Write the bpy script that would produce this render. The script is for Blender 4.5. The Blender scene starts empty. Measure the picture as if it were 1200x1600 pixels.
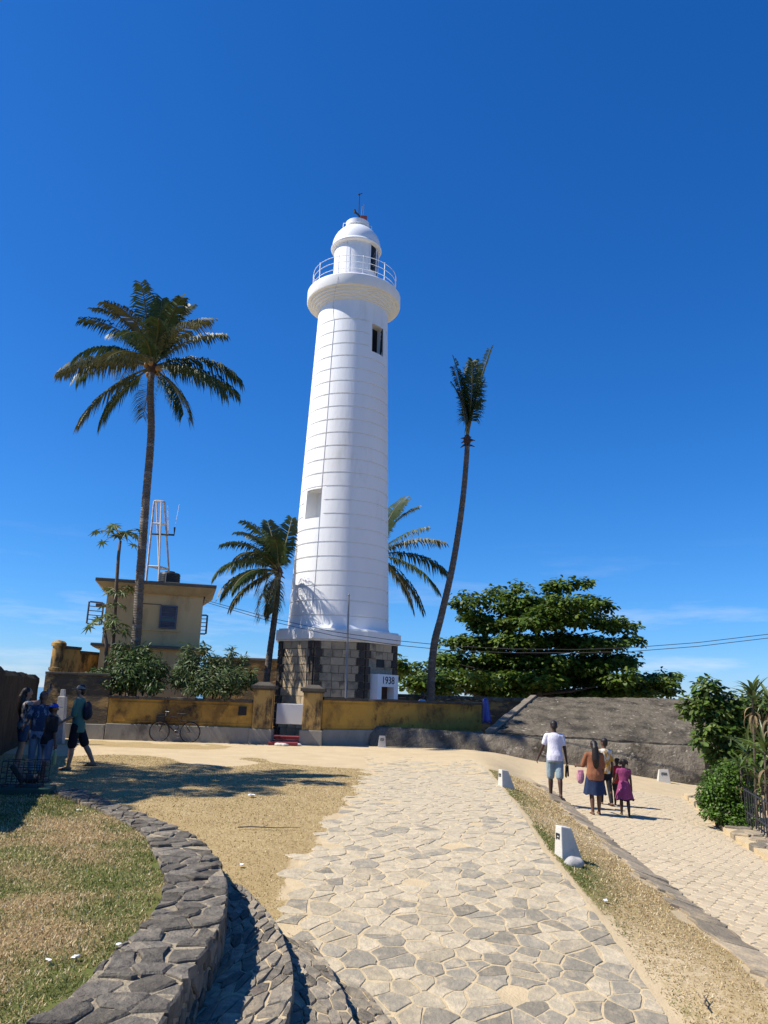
import bpy, bmesh, math, random
import numpy as np
from mathutils import Vector, Matrix, noise as mnoise
random.seed(7); rng = np.random.default_rng(7)
R = math.radians
scene = bpy.context.scene
COL = scene.collection

# ------------------------------------------------------------------ camera
CAM_H, PITCH, ROLL, FPX = 1.70, R(13.6), R(2.0), 1202.0
cam_data = bpy.data.cameras.new('camera'); cam = bpy.data.objects.new('camera', cam_data); COL.objects.link(cam)
CM = Matrix.Rotation(math.pi/2 + PITCH, 4, 'X') @ Matrix.Rotation(ROLL, 4, 'Z')
cam.matrix_world = Matrix.Translation((0, 0, CAM_H)) @ CM
cam_data.sensor_fit = 'VERTICAL'; cam_data.sensor_height = 34.6; cam_data.lens = 34.6 * FPX / 1600
cam_data.clip_end = 20000
scene.camera = cam

# ------------------------------------------------------------------ sky, sun, exposure
SUN_EL, SUN_AZ = R(50), R(-8)          # azimuth: degrees beyond due left
sun_dir = Vector((-math.cos(SUN_AZ)*math.cos(SUN_EL), math.sin(SUN_AZ)*math.cos(SUN_EL), math.sin(SUN_EL)))
world = bpy.data.worlds.new('World'); scene.world = world; world.use_nodes = True
wn, wl_ = world.node_tree.nodes, world.node_tree.links
wn.clear()
w_out = wn.new('ShaderNodeOutputWorld'); w_bg = wn.new('ShaderNodeBackground'); sky = wn.new('ShaderNodeTexSky')
sky.sky_type = 'NISHITA'; sky.sun_disc = False
sky.sun_elevation = SUN_EL; sky.sun_rotation = math.atan2(sun_dir.x, sun_dir.y)
sky.altitude = 0; sky.air_density = 1.0; sky.dust_density = 0.0; sky.ozone_density = 2.0
w_bg.inputs['Strength'].default_value = 0.076
# deep tropical blue: a tone curve per channel over the whole sky
w_s1 = wn.new('ShaderNodeVectorMath'); w_s1.operation = 'SCALE'; w_s1.inputs['Scale'].default_value = 0.119; wl_.new(sky.outputs[0], w_s1.inputs[0])
w_sep = wn.new('ShaderNodeSeparateXYZ'); w_cmb = wn.new('ShaderNodeCombineXYZ'); wl_.new(w_s1.outputs[0], w_sep.inputs[0])
for i_, (k_, g_) in enumerate(((0.50, 1.60), (0.745, 1.06), (1.26, 0.90))):
    w_p = wn.new('ShaderNodeMath'); w_p.operation = 'POWER'; w_p.inputs[1].default_value = g_; wl_.new(w_sep.outputs[i_], w_p.inputs[0])
    w_m = wn.new('ShaderNodeMath'); w_m.operation = 'MULTIPLY'; w_m.inputs[1].default_value = k_/0.119; wl_.new(w_p.outputs[0], w_m.inputs[0]); wl_.new(w_m.outputs[0], w_cmb.inputs[i_])
# thin cirrus low in the sky, all the way round
w_tc = wn.new('ShaderNodeTexCoord'); w_mp = wn.new('ShaderNodeMapping'); w_mp.inputs['Scale'].default_value = (2.2, 2.2, 15)
w_mp.inputs['Location'].default_value = (1.7, 2.4, 0.6)
w_nz = wn.new('ShaderNodeTexNoise'); w_nz.inputs['Scale'].default_value = 1.6; w_nz.inputs['Detail'].default_value = 7; w_nz.inputs['Roughness'].default_value = 0.62
w_rm = wn.new('ShaderNodeMapRange'); w_rm.inputs[1].default_value = 0.53; w_rm.inputs[2].default_value = 0.78; w_rm.inputs[4].default_value = 0.55
w_sx = wn.new('ShaderNodeSeparateXYZ'); w_el = wn.new('ShaderNodeMapRange'); w_el.inputs[1].default_value = 0.20; w_el.inputs[2].default_value = 0.05
w_mu = wn.new('ShaderNodeMath'); w_mu.operation = 'MULTIPLY'
w_mx = wn.new('ShaderNodeMix'); w_mx.data_type = 'RGBA'; w_mx.inputs[7].default_value = (8.0, 8.4, 9.0, 1)
wl_.new(w_tc.outputs['Generated'], w_mp.inputs[0]); wl_.new(w_mp.outputs[0], w_nz.inputs['Vector']); wl_.new(w_nz.outputs['Fac'], w_rm.inputs[0])
wl_.new(w_tc.outputs['Generated'], w_sx.inputs[0]); wl_.new(w_sx.outputs['Z'], w_el.inputs[0])
wl_.new(w_rm.outputs[0], w_mu.inputs[0]); wl_.new(w_el.outputs[0], w_mu.inputs[1]); wl_.new(w_mu.outputs[0], w_mx.inputs[0])
wl_.new(w_cmb.outputs[0], w_mx.inputs[6]); wl_.new(w_mx.outputs[2], w_bg.inputs['Color']); wl_.new(w_bg.outputs[0], w_out.inputs[0])
sun_data = bpy.data.lights.new('sun', 'SUN'); sun_data.energy = 4.9; sun_data.angle = R(0.5); sun_data.color = (1.0, 0.94, 0.84)
sun = bpy.data.objects.new('sun', sun_data); COL.objects.link(sun)
sun.rotation_euler = sun_dir.to_track_quat('Z', 'Y').to_euler()
vs = scene.view_settings; vs.view_transform = 'Standard'; vs.look = 'None'; vs.gamma = 1; vs.use_curve_mapping = False
vs.exposure = 0.60
scene.render.engine = 'CYCLES'
scene.cycles.max_bounces = 6; scene.cycles.transparent_max_bounces = 8

# ------------------------------------------------------------------ image -> place helpers (measuring the photograph)
CR = CM.to_3x3(); EYE = Vector((0, 0, CAM_H))
def ray(px, py): return (CR @ Vector((px-600, 800-py, -FPX))).normalized()
def at(px, py, Y):
    d = ray(px, py); return EYE + d*(Y/d.y)
def hit(px, py, zf, y0=2.0, y1=60.0):
    d = ray(px, py); y = y0
    while y < y1:
        p = EYE + d*(y/d.y)
        if p.z <= zf(p.x, p.y):
            a, b = y-0.1, y
            for _ in range(18):
                m = (a+b)/2; q = EYE + d*(m/d.y)
                if q.z <= zf(q.x, q.y): b = m
                else: a = m
            return EYE + d*(b/d.y)
        y += 0.1
    return EYE + d*(y1/d.y)
def interp(pts):
    pts = sorted(pts); xs = [p[0] for p in pts]; ys = [p[1] for p in pts]
    def f(v):
        if v <= xs[0]:
            return ys[0] + (v-xs[0])*(ys[1]-ys[0])/(xs[1]-xs[0])
        if v >= xs[-1]: return ys[-1]
        return float(np.interp(v, xs, ys))
    return f
def smooth01(t): t = max(0.0, min(1.0, t)); return t*t*(3-2*t)

# ------------------------------------------------------------------ object helpers
def tag(o, label=None, cat=None, group=None, kind=None):
    if label: o['label'] = label
    if cat: o['category'] = cat
    if group: o['group'] = group
    if kind: o['kind'] = kind
    return o
def empty(name, loc=(0, 0, 0), rz=0.0, label=None, cat=None, group=None):
    o = bpy.data.objects.new(name, None); COL.objects.link(o); o.location = loc; o.rotation_euler = (0, 0, rz)
    o.empty_display_size = 0.2
    return tag(o, label, cat, group)
def wloc(p):
    v = Vector((0, 0, 0))
    while p is not None: v += p.location; p = p.parent
    return v
def link(name, me, parent=None):
    o = bpy.data.objects.new(name, me); COL.objects.link(o)
    if parent is not None: o.parent = parent
    return o
class MB:
    def __init__(s): s.v = []; s.f = []; s.m = []; s.mi = 0
    def add(s, vs, fs):
        b = len(s.v); s.v.extend([tuple(v) for v in vs]); s.f.extend([tuple(i+b for i in f) for f in fs]); s.m.extend([s.mi]*len(fs))
    def box(s, c, size, rz=0.0, M=None):
        x, y, z = size[0]/2, size[1]/2, size[2]/2
        vs = [Vector((a*x, b*y, d*z)) for d in (-1, 1) for a, b in ((-1, -1), (1, -1), (1, 1), (-1, 1))]
        if M is None: M = Matrix.Rotation(rz, 3, 'Z')
        vs = [M @ v + Vector(c) for v in vs]
        s.add(vs, [(3, 2, 1, 0), (4, 5, 6, 7), (0, 1, 5, 4), (1, 2, 6, 5), (2, 3, 7, 6), (3, 0, 4, 7)]); return s
    def prism(s, poly, z0, z1):
        n = len(poly)
        zz0 = z0 if hasattr(z0, '__len__') else [z0]*n; zz1 = z1 if hasattr(z1, '__len__') else [z1]*n
        vs = [(p[0], p[1], zz0[i]) for i, p in enumerate(poly)] + [(p[0], p[1], zz1[i]) for i, p in enumerate(poly)]
        s.add(vs, [tuple(range(n-1, -1, -1)), tuple(range(n, 2*n))] + [(i, (i+1) % n, n+(i+1) % n, n+i) for i in range(n)]); return s
    def tube(s, pts, rad, seg=8, cap=True):
        pts = [Vector(p) for p in pts]; n = len(pts)
        rads = rad if hasattr(rad, '__len__') else [rad]*n
        vs = []; up = Vector((0, 0, 1)); prev = None
        for i, p in enumerate(pts):
            d = (pts[min(i+1, n-1)] - pts[max(i-1, 0)])
            if d.length < 1e-9: d = up.copy()
            d.normalize()
            if prev is None:
                a = d.cross(up)
                if a.length < 1e-3: a = d.cross(Vector((1, 0, 0)))
            else:
                a = prev - d*prev.dot(d)
                if a.length < 1e-4: a = d.orthogonal()
            a.normalize(); prev = a; b = d.cross(a)
            for k in range(seg):
                t = 2*math.pi*k/seg
                vs.append(p + (a*math.cos(t) + b*math.sin(t))*rads[i])
        fs = [(i*seg+k, i*seg+(k+1) % seg, (i+1)*seg+(k+1) % seg, (i+1)*seg+k) for i in range(n-1) for k in range(seg)]
        if cap: fs += [tuple(range(seg-1, -1, -1)), tuple(range((n-1)*seg, n*seg))]
        s.add(vs, fs); return s
    def lathe(s, prof, seg=48, c=(0, 0, 0), rot=0.0, cap=True):
        vs = []
        for r, z in prof:
            for k in range(seg):
                t = rot + 2*math.pi*k/seg
                vs.append((c[0]+r*math.cos(t), c[1]+r*math.sin(t), c[2]+z))
        n = len(prof)
        fs = [(i*seg+k, i*seg+(k+1) % seg, (i+1)*seg+(k+1) % seg, (i+1)*seg+k) for i in range(n-1) for k in range(seg)]
        if cap: fs += [tuple(range(seg-1, -1, -1)), tuple(range((n-1)*seg, n*seg))]
        s.add(vs, fs); return s
    def sphere(s, c, r, seg=12, rings=8, M=None):
        r = r if hasattr(r, '__len__') else (r, r, r)
        vs = []; 
        for i in range(rings+1):
            ph = math.pi*i/rings
            for k in range(seg):
                t = 2*math.pi*k/seg
                v = Vector((r[0]*math.sin(ph)*math.cos(t), r[1]*math.sin(ph)*math.sin(t), r[2]*math.cos(ph)))
                if M is not None: v = M @ v
                vs.append(v + Vector(c))
        fs = [(i*seg+k, (i+1)*seg+k, (i+1)*seg+(k+1) % seg, i*seg+(k+1) % seg) for i in range(rings) for k in range(seg)]
        s.add(vs, fs); return s
    def mesh(s, name, mats, smooth=False):
        me = bpy.data.meshes.new(name); me.from_pydata(s.v, [], s.f)
        mats = mats if isinstance(mats, (list, tuple)) else [mats]
        for m in mats: me.materials.append(m)
        if len(mats) > 1: me.polygons.foreach_set('material_index', s.m)
        if smooth:
            me.polygons.foreach_set('use_smooth', [True]*len(me.polygons))
            if smooth != 'all' and hasattr(me, 'set_sharp_from_angle'): me.set_sharp_from_angle(angle=R(38))
        me.update(); return me
    def build(s, name, mats, parent=None, smooth=False, world=True, bevel=0.0):
        if world and parent is not None:
            o0 = wloc(parent); s.v = [(v[0]-o0.x, v[1]-o0.y, v[2]-o0.z) for v in s.v]
        me = s.mesh(name, mats, smooth)
        if bevel:
            bm = bmesh.new(); bm.from_mesh(me); bmesh.ops.remove_doubles(bm, verts=bm.verts, dist=1e-5)
            ed = [e for e in bm.edges if len(e.link_faces) == 2 and e.calc_face_angle(0) > 0.5]
            bmesh.ops.bevel(bm, geom=ed, offset=bevel, segments=2, affect='EDGES', profile=0.6); bm.to_mesh(me); bm.free()
        return link(name, me, parent)
def bake(o, mods):
    """apply modifiers to a fresh object through the depsgraph"""
    dg = bpy.context.evaluated_depsgraph_get(); dg.update()
    me = bpy.data.meshes.new_from_object(o.evaluated_get(dg)); old = o.data; o.modifiers.clear(); o.data = me
    bpy.data.meshes.remove(old); return o

# ------------------------------------------------------------------ materials
def nodes_of(name):
    m = bpy.data.materials.new(name); m.use_nodes = True; nt = m.node_tree; nt.nodes.clear()
    o = nt.nodes.new('ShaderNodeOutputMaterial'); b = nt.nodes.new('ShaderNodeBsdfPrincipled'); nt.links.new(b.outputs[0], o.inputs[0])
    return m, nt.nodes, nt.links, b, o
def c4(c): return (c[0], c[1], c[2], 1)
def mk_noise(N, L, vec, scale, detail=5, rough=0.6):
    n = N.new('ShaderNodeTexNoise'); n.inputs['Scale'].default_value = scale; n.inputs['Detail'].default_value = detail; n.inputs['Roughness'].default_value = rough
    if vec is not None: L.new(vec, n.inputs['Vector'])
    return n.outputs['Fac']
def mk_range(N, L, fac, a, b, c=0.0, d=1.0):
    n = N.new('ShaderNodeMapRange'); n.inputs[1].default_value = a; n.inputs[2].default_value = b; n.inputs[3].default_value = c; n.inputs[4].default_value = d
    L.new(fac, n.inputs[0]); return n.outputs[0]
def mk_mix(N, L, fac, a, b, mode='MIX'):
    n = N.new('ShaderNodeMix'); n.data_type = 'RGBA'; n.blend_type = mode
    for sock, v in ((n.inputs[0], fac), (n.inputs[6], a), (n.inputs[7], b)):
        if isinstance(v, (int, float)): sock.default_value = v
        elif isinstance(v, tuple): sock.default_value = c4(v)
        else: L.new(v, sock)
    return n.outputs[2]
def mk_math(N, L, op, a, b=None):
    n = N.new('ShaderNodeMath'); n.operation = op
    for i, v in enumerate((a, b)):
        if v is None: continue
        if isinstance(v, (int, float)): n.inputs[i].default_value = v
        else: L.new(v, n.inputs[i])
    return n.outputs[0]
def mat(name, c1, c2=None, scale=4.0, rough=0.85, bump=0.0, bscale=30.0, stain=None, stain_scale=1.5, stain_lo=0.52, stain_hi=0.66, rnd=0.0,
        stretch=(1, 1, 1), spec=0.3, metal=0.0, trans=0.0, stain2=None, wave=None, bdist=0.02):
    m, N, L, b, o = nodes_of(name)
    tc = N.new('ShaderNodeTexCoord'); mp = N.new('ShaderNodeMapping'); mp.inputs['Scale'].default_value = stretch; L.new(tc.outputs['Object'], mp.inputs[0])
    vec = mp.outputs[0]; col = c1
    oi = None
    if rnd:
        oi = N.new('ShaderNodeObjectInfo')
        ad = N.new('ShaderNodeVectorMath'); ad.operation = 'ADD'; sc = N.new('ShaderNodeVectorMath'); sc.operation = 'SCALE'; sc.inputs['Scale'].default_value = 37.0
        cb = N.new('ShaderNodeCombineXYZ'); L.new(oi.outputs['Random'], cb.inputs[0]); L.new(oi.outputs['Random'], cb.inputs[1]); L.new(cb.outputs[0], sc.inputs[0])
        L.new(vec, ad.inputs[0]); L.new(sc.outputs[0], ad.inputs[1]); vec = ad.outputs[0]
    if c2 is not None:
        col = mk_mix(N, L, mk_range(N, L, mk_noise(N, L, vec, scale), 0.3, 0.7), c1, c2)
    if stain is not None:
        col = mk_mix(N, L, mk_range(N, L, mk_noise(N, L, vec, stain_scale, 8, 0.68), stain_lo, stain_hi), col, stain)
    if stain2 is not None:
        sc2, cc, lo, hi = stain2
        col = mk_mix(N, L, mk_range(N, L, mk_noise(N, L, vec, sc2, 8, 0.7), lo, hi), col, cc)
    if rnd:
        f = mk_range(N, L, oi.outputs['Random'], 0, 1, 1-rnd, 1+rnd)
        g = N.new('ShaderNodeCombineColor'); 
        for i in range(3): L.new(f, g.inputs[i])
        col = mk_mix(N, L, 1.0, col, g.outputs[0], 'MULTIPLY')
    if isinstance(col, tuple): b.inputs['Base Color'].default_value = c4(col)
    else: L.new(col, b.inputs['Base Color'])
    b.inputs['Roughness'].default_value = rough; b.inputs['Specular IOR Level'].default_value = spec; b.inputs['Metallic'].default_value = metal
    if bump:
        bp = N.new('ShaderNodeBump'); bp.inputs['Strength'].default_value = bump; bp.inputs['Distance'].default_value = bdist
        h = mk_noise(N, L, vec, bscale, 6, 0.65)
        if wave:
            w = N.new('ShaderNodeTexWave'); w.bands_direction = 'Z'; w.inputs['Scale'].default_value = wave; w.inputs['Distortion'].default_value = 1.5; w.inputs['Detail'].default_value = 2
            L.new(tc.outputs['Object'], w.inputs['Vector']); h = mk_math(N, L, 'ADD', h, w.outputs['Fac'])
        L.new(h, bp.inputs['Height']); L.new(bp.outputs[0], b.inputs['Normal'])
    if trans:
        t = N.new('ShaderNodeBsdfTranslucent'); ms = N.new('ShaderNodeMixShader'); ms.inputs[0].default_value = trans
        if isinstance(col, tuple): t.inputs[0].default_value = c4(col)
        else: L.new(col, t.inputs[0])
        L.new(b.outputs[0], ms.inputs[1]); L.new(t.outputs[0], ms.inputs[2]); L.new(ms.outputs[0], o.inputs[0])
    return m
def attr_mat(name, attr, rough=0.8, trans=0.0, noise_amt=0.0, spec=0.25):
    m, N, L, b, o = nodes_of(name)
    a = N.new('ShaderNodeAttribute'); a.attribute_name = attr; col = a.outputs['Color']
    L.new(col, b.inputs['Base Color']); b.inputs['Roughness'].default_value = rough; b.inputs['Specular IOR Level'].default_value = spec
    if trans:
        t = N.new('ShaderNodeBsdfTranslucent'); ms = N.new('ShaderNodeMixShader'); ms.inputs[0].default_value = trans
        L.new(col, t.inputs[0]); L.new(b.outputs[0], ms.inputs[1]); L.new(t.outputs[0], ms.inputs[2]); L.new(ms.outputs[0], o.inputs[0])
    return m
def big_mesh(name, V, F, mats, parent=None, cols=None, smooth=False):
    """numpy verts (n,3) + faces (m,k) + per-vertex colour"""
    V = np.asarray(V, dtype=np.float32); F = np.asarray(F, dtype=np.int32)
    if parent is not None:
        o0 = wloc(parent); V = V - np.array([o0.x, o0.y, o0.z], dtype=np.float32)
    me = bpy.data.meshes.new(name); k = F.shape[1]
    me.vertices.add(len(V)); me.vertices.foreach_set('co', V.ravel())
    me.loops.add(F.size); me.loops.foreach_set('vertex_index', F.ravel())
    me.polygons.add(len(F)); me.polygons.foreach_set('loop_start', np.arange(0, F.size, k, dtype=np.int32))
    me.polygons.foreach_set('loop_total', np.full(len(F), k, dtype=np.int32))
    if smooth: me.polygons.foreach_set('use_smooth', np.ones(len(F), dtype=bool))
    for m in (mats if isinstance(mats, (list, tuple)) else [mats]): me.materials.append(m)
    me.update(calc_edges=True)
    if cols is not None:
        at_ = me.attributes.new('col', 'FLOAT_COLOR', 'POINT')
        c = np.ones((len(V), 4), dtype=np.float32); c[:, :3] = cols; at_.data.foreach_set('color', c.ravel())
    me.validate(); return link(name, me, parent)

M = {}
M['plaster_white'] = mat('white_painted_plaster', (0.80, 0.80, 0.79), (0.75, 0.75, 0.745), 1.2, 0.6, 0.35, 5.0, spec=0.35, stain=(0.62, 0.60, 0.555), stain_scale=1.3, stain_lo=0.55, stain_hi=0.82, stretch=(1, 1, 0.25), bdist=0.03)
M['white_metal'] = mat('white_metal', (0.78, 0.78, 0.78), rough=0.45)
M['gallery_white'] = mat('white_gallery_paint', (0.79, 0.785, 0.76), (0.74, 0.73, 0.69), 2.0, 0.65)
M['lilac_white'] = mat('pale_lilac_paint', (0.74, 0.66, 0.74), (0.70, 0.62, 0.70), 3.0, 0.6)
M['ashlar'] = mat('pale_ashlar_stone', (0.48, 0.37, 0.235), (0.36, 0.28, 0.18), 3.0, 0.9, 0.5, 18, stain=(0.18, 0.145, 0.10), stain_scale=1.2, rnd=0.16)
M['quoin'] = mat('dark_quoin_stone', (0.085, 0.066, 0.052), (0.05, 0.042, 0.036), 5.0, 0.85, 0.9, 14, rnd=0.25)
M['mortar_grey'] = mat('rough_sand_mortar', (0.42, 0.35, 0.24), (0.24, 0.205, 0.155), 9, 0.95, 1.0, 14, spec=0.05, bdist=0.05, stain=(0.13, 0.115, 0.095), stain_scale=4.0, stain_lo=0.54, stain_hi=0.68)
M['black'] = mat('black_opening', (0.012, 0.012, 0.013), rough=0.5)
M['dark_metal'] = mat('dark_metal', (0.03, 0.03, 0.032), rough=0.5)
M['grey_metal'] = mat('grey_metal', (0.24, 0.24, 0.245), rough=0.5, metal=0.5)
M['rust_red'] = mat('red_painted_metal', (0.16, 0.025, 0.02), rough=0.6)
M['glass_dark'] = mat('dark_window_glass', (0.02, 0.025, 0.03), rough=0.08, spec=0.6)
M['yellow_wall'] = mat('ochre_plaster_wall', (0.52, 0.295, 0.06), (0.40, 0.23, 0.055), 1.5, 0.9, 0.4, 12, stain=(0.20, 0.115, 0.04), stain_scale=0.9, stain_lo=0.44, stain_hi=0.62, stain2=(1.7, (0.05, 0.04, 0.028), 0.53, 0.66), stretch=(1, 1, 0.8), spec=0.1)
M['pillar_wall'] = mat('stained_ochre_pillar', (0.46, 0.29, 0.095), (0.32, 0.20, 0.075), 2.0, 0.9, 0.5, 14, stain=(0.075, 0.056, 0.034), stain_scale=2.0, stain_lo=0.46, stain_hi=0.58, stretch=(1, 1, 0.45), spec=0.1)
M['plinth_grey'] = mat('grey_cement_plinth', (0.30, 0.28, 0.235), (0.22, 0.205, 0.175), 2.0, 0.9, 0.4, 20, stain=(0.12, 0.11, 0.095), stain_scale=1.3, stretch=(1, 1, 0.5))
M['mossy'] = mat('black_stained_masonry', (0.07, 0.055, 0.038), (0.12, 0.09, 0.055), 1.5, 0.95, 0.8, 9, stain=(0.32, 0.20, 0.075), stain_scale=1.0, stain_lo=0.49, stain_hi=0.60, stretch=(1, 1, 2.2), bdist=0.05)
M['coping'] = mat('dark_coping', (0.10, 0.085, 0.065), (0.055, 0.05, 0.042), 3.0, 0.95, 0.6, 15, stain=(0.24, 0.19, 0.12), stain_scale=2.0, stain_lo=0.58, stain_hi=0.70)
M['tan_wall'] = mat('tan_house_plaster', (0.62, 0.44, 0.22), (0.52, 0.365, 0.185), 1.2, 0.9, 0.25, 15, stain=(0.26, 0.18, 0.10), stain_scale=0.8, stain_lo=0.50, stain_hi=0.72, stretch=(1, 1, 0.3), stain2=(1.4, (0.10, 0.078, 0.05), 0.62, 0.76), spec=0.1)
M['eave'] = mat('dark_eave_concrete', (0.09, 0.085, 0.075), (0.14, 0.13, 0.11), 3, 0.9, 0.4, 20)
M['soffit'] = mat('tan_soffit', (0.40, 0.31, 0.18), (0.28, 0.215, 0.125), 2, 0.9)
M['shutter'] = mat('blue_grey_shutter', (0.10, 0.115, 0.16), (0.075, 0.085, 0.12), 5, 0.6)
M['tank'] = mat('black_plastic_tank', (0.02, 0.022, 0.025), rough=0.4)
M['mast_white'] = mat('weathered_mast_paint', (0.68, 0.65, 0.61), (0.52, 0.44, 0.38), 4, 0.6)
M['mast_rust'] = mat('rusty_mast_paint', (0.34, 0.24, 0.19), (0.60, 0.55, 0.50), 6, 0.7)
M['rampart'] = mat('mottled_rampart_stone', (0.17, 0.145, 0.108), (0.105, 0.09, 0.068), 3.0, 0.95, 1.0, 9, stain=(0.06, 0.052, 0.041), stain_scale=1.1, stain_lo=0.46, stain_hi=0.60, stain2=(4.5, (0.40, 0.35, 0.27), 0.58, 0.68), bdist=0.08, spec=0.05)
M['rampart_low'] = mat('mottled_low_wall', (0.23, 0.195, 0.145), (0.135, 0.115, 0.088), 2.6, 0.95, 1.0, 9, stain=(0.07, 0.06, 0.046), stain_scale=1.0, stain_lo=0.50, stain_hi=0.62, stain2=(4.0, (0.44, 0.38, 0.29), 0.58, 0.68), bdist=0.08, spec=0.05)
M['rampart_edge'] = mat('pale_rampart_edge', (0.24, 0.20, 0.145), (0.15, 0.125, 0.095), 2, 0.9, 0.5, 9)
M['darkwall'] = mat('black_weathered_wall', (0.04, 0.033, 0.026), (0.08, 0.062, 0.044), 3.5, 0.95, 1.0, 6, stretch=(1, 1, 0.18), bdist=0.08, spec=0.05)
M['stone_dark'] = mat('dark_grey_stone', (0.18, 0.158, 0.125), (0.095, 0.085, 0.071), 8, 0.88, 1.0, 14, stain=(0.25, 0.21, 0.155), stain_scale=5.0, stain_lo=0.54, stain_hi=0.70, rnd=0.34, stain2=(2.2, (0.14, 0.10, 0.075), 0.60, 0.70), spec=0.12, bdist=0.04)
M['stone_tread'] = mat('dusty_tread_stone', (0.26, 0.225, 0.17), (0.16, 0.142, 0.115), 8, 0.9, 1.0, 16, stain=(0.38, 0.31, 0.215), stain_scale=5.0, stain_lo=0.48, stain_hi=0.66, rnd=0.25, spec=0.1, bdist=0.03)
M['stone_path'] = mat('dusty_path_stone', (0.42, 0.355, 0.245), (0.33, 0.285, 0.205), 9, 0.9, 0.9, 18, stain=(0.50, 0.415, 0.285), stain_scale=7.0, stain_lo=0.46, stain_hi=0.66, rnd=0.15, spec=0.1)
M['stone_path_dark'] = mat('slate_path_stone', (0.30, 0.265, 0.20), (0.215, 0.195, 0.155), 9, 0.9, 0.9, 18, stain=(0.44, 0.36, 0.245), stain_scale=7.0, stain_lo=0.50, stain_hi=0.68, rnd=0.2, spec=0.04)
M['sett'] = mat('sandy_sett', (0.50, 0.41, 0.275), (0.43, 0.355, 0.245), 5, 0.9, 0.5, 24, stain=(0.36, 0.30, 0.21), stain_scale=1.6, stain_lo=0.54, stain_hi=0.76, rnd=0.10, spec=0.08)
M['mortar_sand'] = mat('sandy_mortar', (0.55, 0.435, 0.265), (0.45, 0.355, 0.22), 5, 0.95, 0.6, 45, spec=0.1)
M['kerb'] = mat('worn_kerb_stone', (0.33, 0.27, 0.19), (0.20, 0.17, 0.125), 4, 0.92, 0.9, 14, stain=(0.46, 0.36, 0.225), stain_scale=2.2, stain_lo=0.50, stain_hi=0.68, rnd=0.15, spec=0.1)
M['concrete_light'] = mat('pale_concrete', (0.56, 0.54, 0.48), (0.48, 0.46, 0.41), 4, 0.85, 0.3, 40, stain=(0.36, 0.34, 0.29), stain_scale=5, stain_lo=0.58, stain_hi=0.8)
M['bark_palm'] = mat('ringed_palm_bark', (0.19, 0.165, 0.135), (0.12, 0.10, 0.08), 6, 0.95, 0.9, 12, wave=5.0, stretch=(1, 1, 3), stain=(0.30, 0.27, 0.23), stain_scale=1.5, stain_lo=0.52, stain_hi=0.68, bdist=0.04, spec=0.1)
M['bark'] = mat('grey_brown_bark', (0.13, 0.10, 0.075), (0.08, 0.065, 0.05), 6, 0.95, 0.8, 20)
M['frond'] = mat('green_palm_frond', (0.032, 0.058, 0.015), (0.055, 0.08, 0.022), 2, 0.5, trans=0.18, spec=0.35, rnd=0.3)
M['frond_dry'] = mat('yellowed_palm_frond', (0.095, 0.09, 0.03), (0.06, 0.068, 0.022), 2, 0.5, trans=0.15, spec=0.35, rnd=0.25)
M['rachis'] = mat('palm_rachis', (0.16, 0.14, 0.05), (0.11, 0.10, 0.04), 3, 0.6)
M['coconut'] = mat('orange_coconut', (0.45, 0.22, 0.08), (0.30, 0.17, 0.06), 5, 0.6)
M['husk'] = mat('brown_palm_husk', (0.09, 0.05, 0.03), (0.05, 0.03, 0.02), 6, 0.95, 0.8, 20)
M['almond_leaf'] = attr_mat('almond_tree_leaf', 'col', 0.5, 0.28)
M['shrub_leaf'] = attr_mat('shrub_leaf', 'col', 0.5, 0.22)
M['blade'] = attr_mat('grass_blade', 'col', 0.85, 0.25)
M['papaya_leaf'] = mat('papaya_leaf', (0.07, 0.12, 0.028), (0.12, 0.14, 0.035), 3, 0.5, trans=0.22, rnd=0.3)
M['strap_leaf'] = mat('strap_leaf', (0.06, 0.10, 0.022), (0.11, 0.15, 0.035), 2, 0.4, trans=0.2, rnd=0.35, spec=0.5)
M['strap_dry'] = mat('dry_strap_leaf', (0.22, 0.16, 0.085), (0.15, 0.11, 0.055), 2, 0.7, trans=0.1, rnd=0.3)
M['carpet'] = mat('red_tile_floor', (0.20, 0.035, 0.04), (0.15, 0.03, 0.035), 5, 0.8)
M['blue_cloth'] = mat('blue_tarpaulin', (0.02, 0.05, 0.30), (0.015, 0.035, 0.20), 5, 0.5)
M['paper'] = mat('white_paper', (0.75, 0.74, 0.72), rough=0.8)
M['wood_log'] = mat('cut_wood', (0.30, 0.19, 0.10), (0.20, 0.12, 0.065), 5, 0.85, 0.5, 20, stretch=(4, 4, 0.5))
M['green_paint'] = mat('dark_green_concrete', (0.02, 0.06, 0.045), (0.03, 0.075, 0.055), 6, 0.6)
M['granite'] = mat('pale_granite_post', (0.40, 0.385, 0.36), (0.30, 0.29, 0.275), 9, 0.85, 0.4, 35)
M['water'] = mat('sea_water', (0.015, 0.06, 0.10), (0.02, 0.08, 0.12), 0.02, 0.15, 0.4, 0.6, spec=0.5)
M['rubber'] = mat('tyre_rubber', (0.02, 0.02, 0.02), rough=0.8)
M['bike_paint'] = mat('dark_bicycle_paint', (0.035, 0.03, 0.03), rough=0.4)
def skin(name, c): return mat(name, c, (c[0]*0.85, c[1]*0.82, c[2]*0.8), 6, 0.55, spec=0.35)
M['skin_brown'] = skin('brown_skin', (0.13, 0.065, 0.04)); M['skin_deep'] = skin('deep_brown_skin', (0.07, 0.036, 0.024)); M['skin_tan'] = skin('tan_skin', (0.36, 0.20, 0.13))
M['hair'] = mat('black_hair', (0.012, 0.009, 0.008), (0.02, 0.014, 0.012), 20, 0.45, 0.4, 60, stretch=(1, 1, 0.15))
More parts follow.
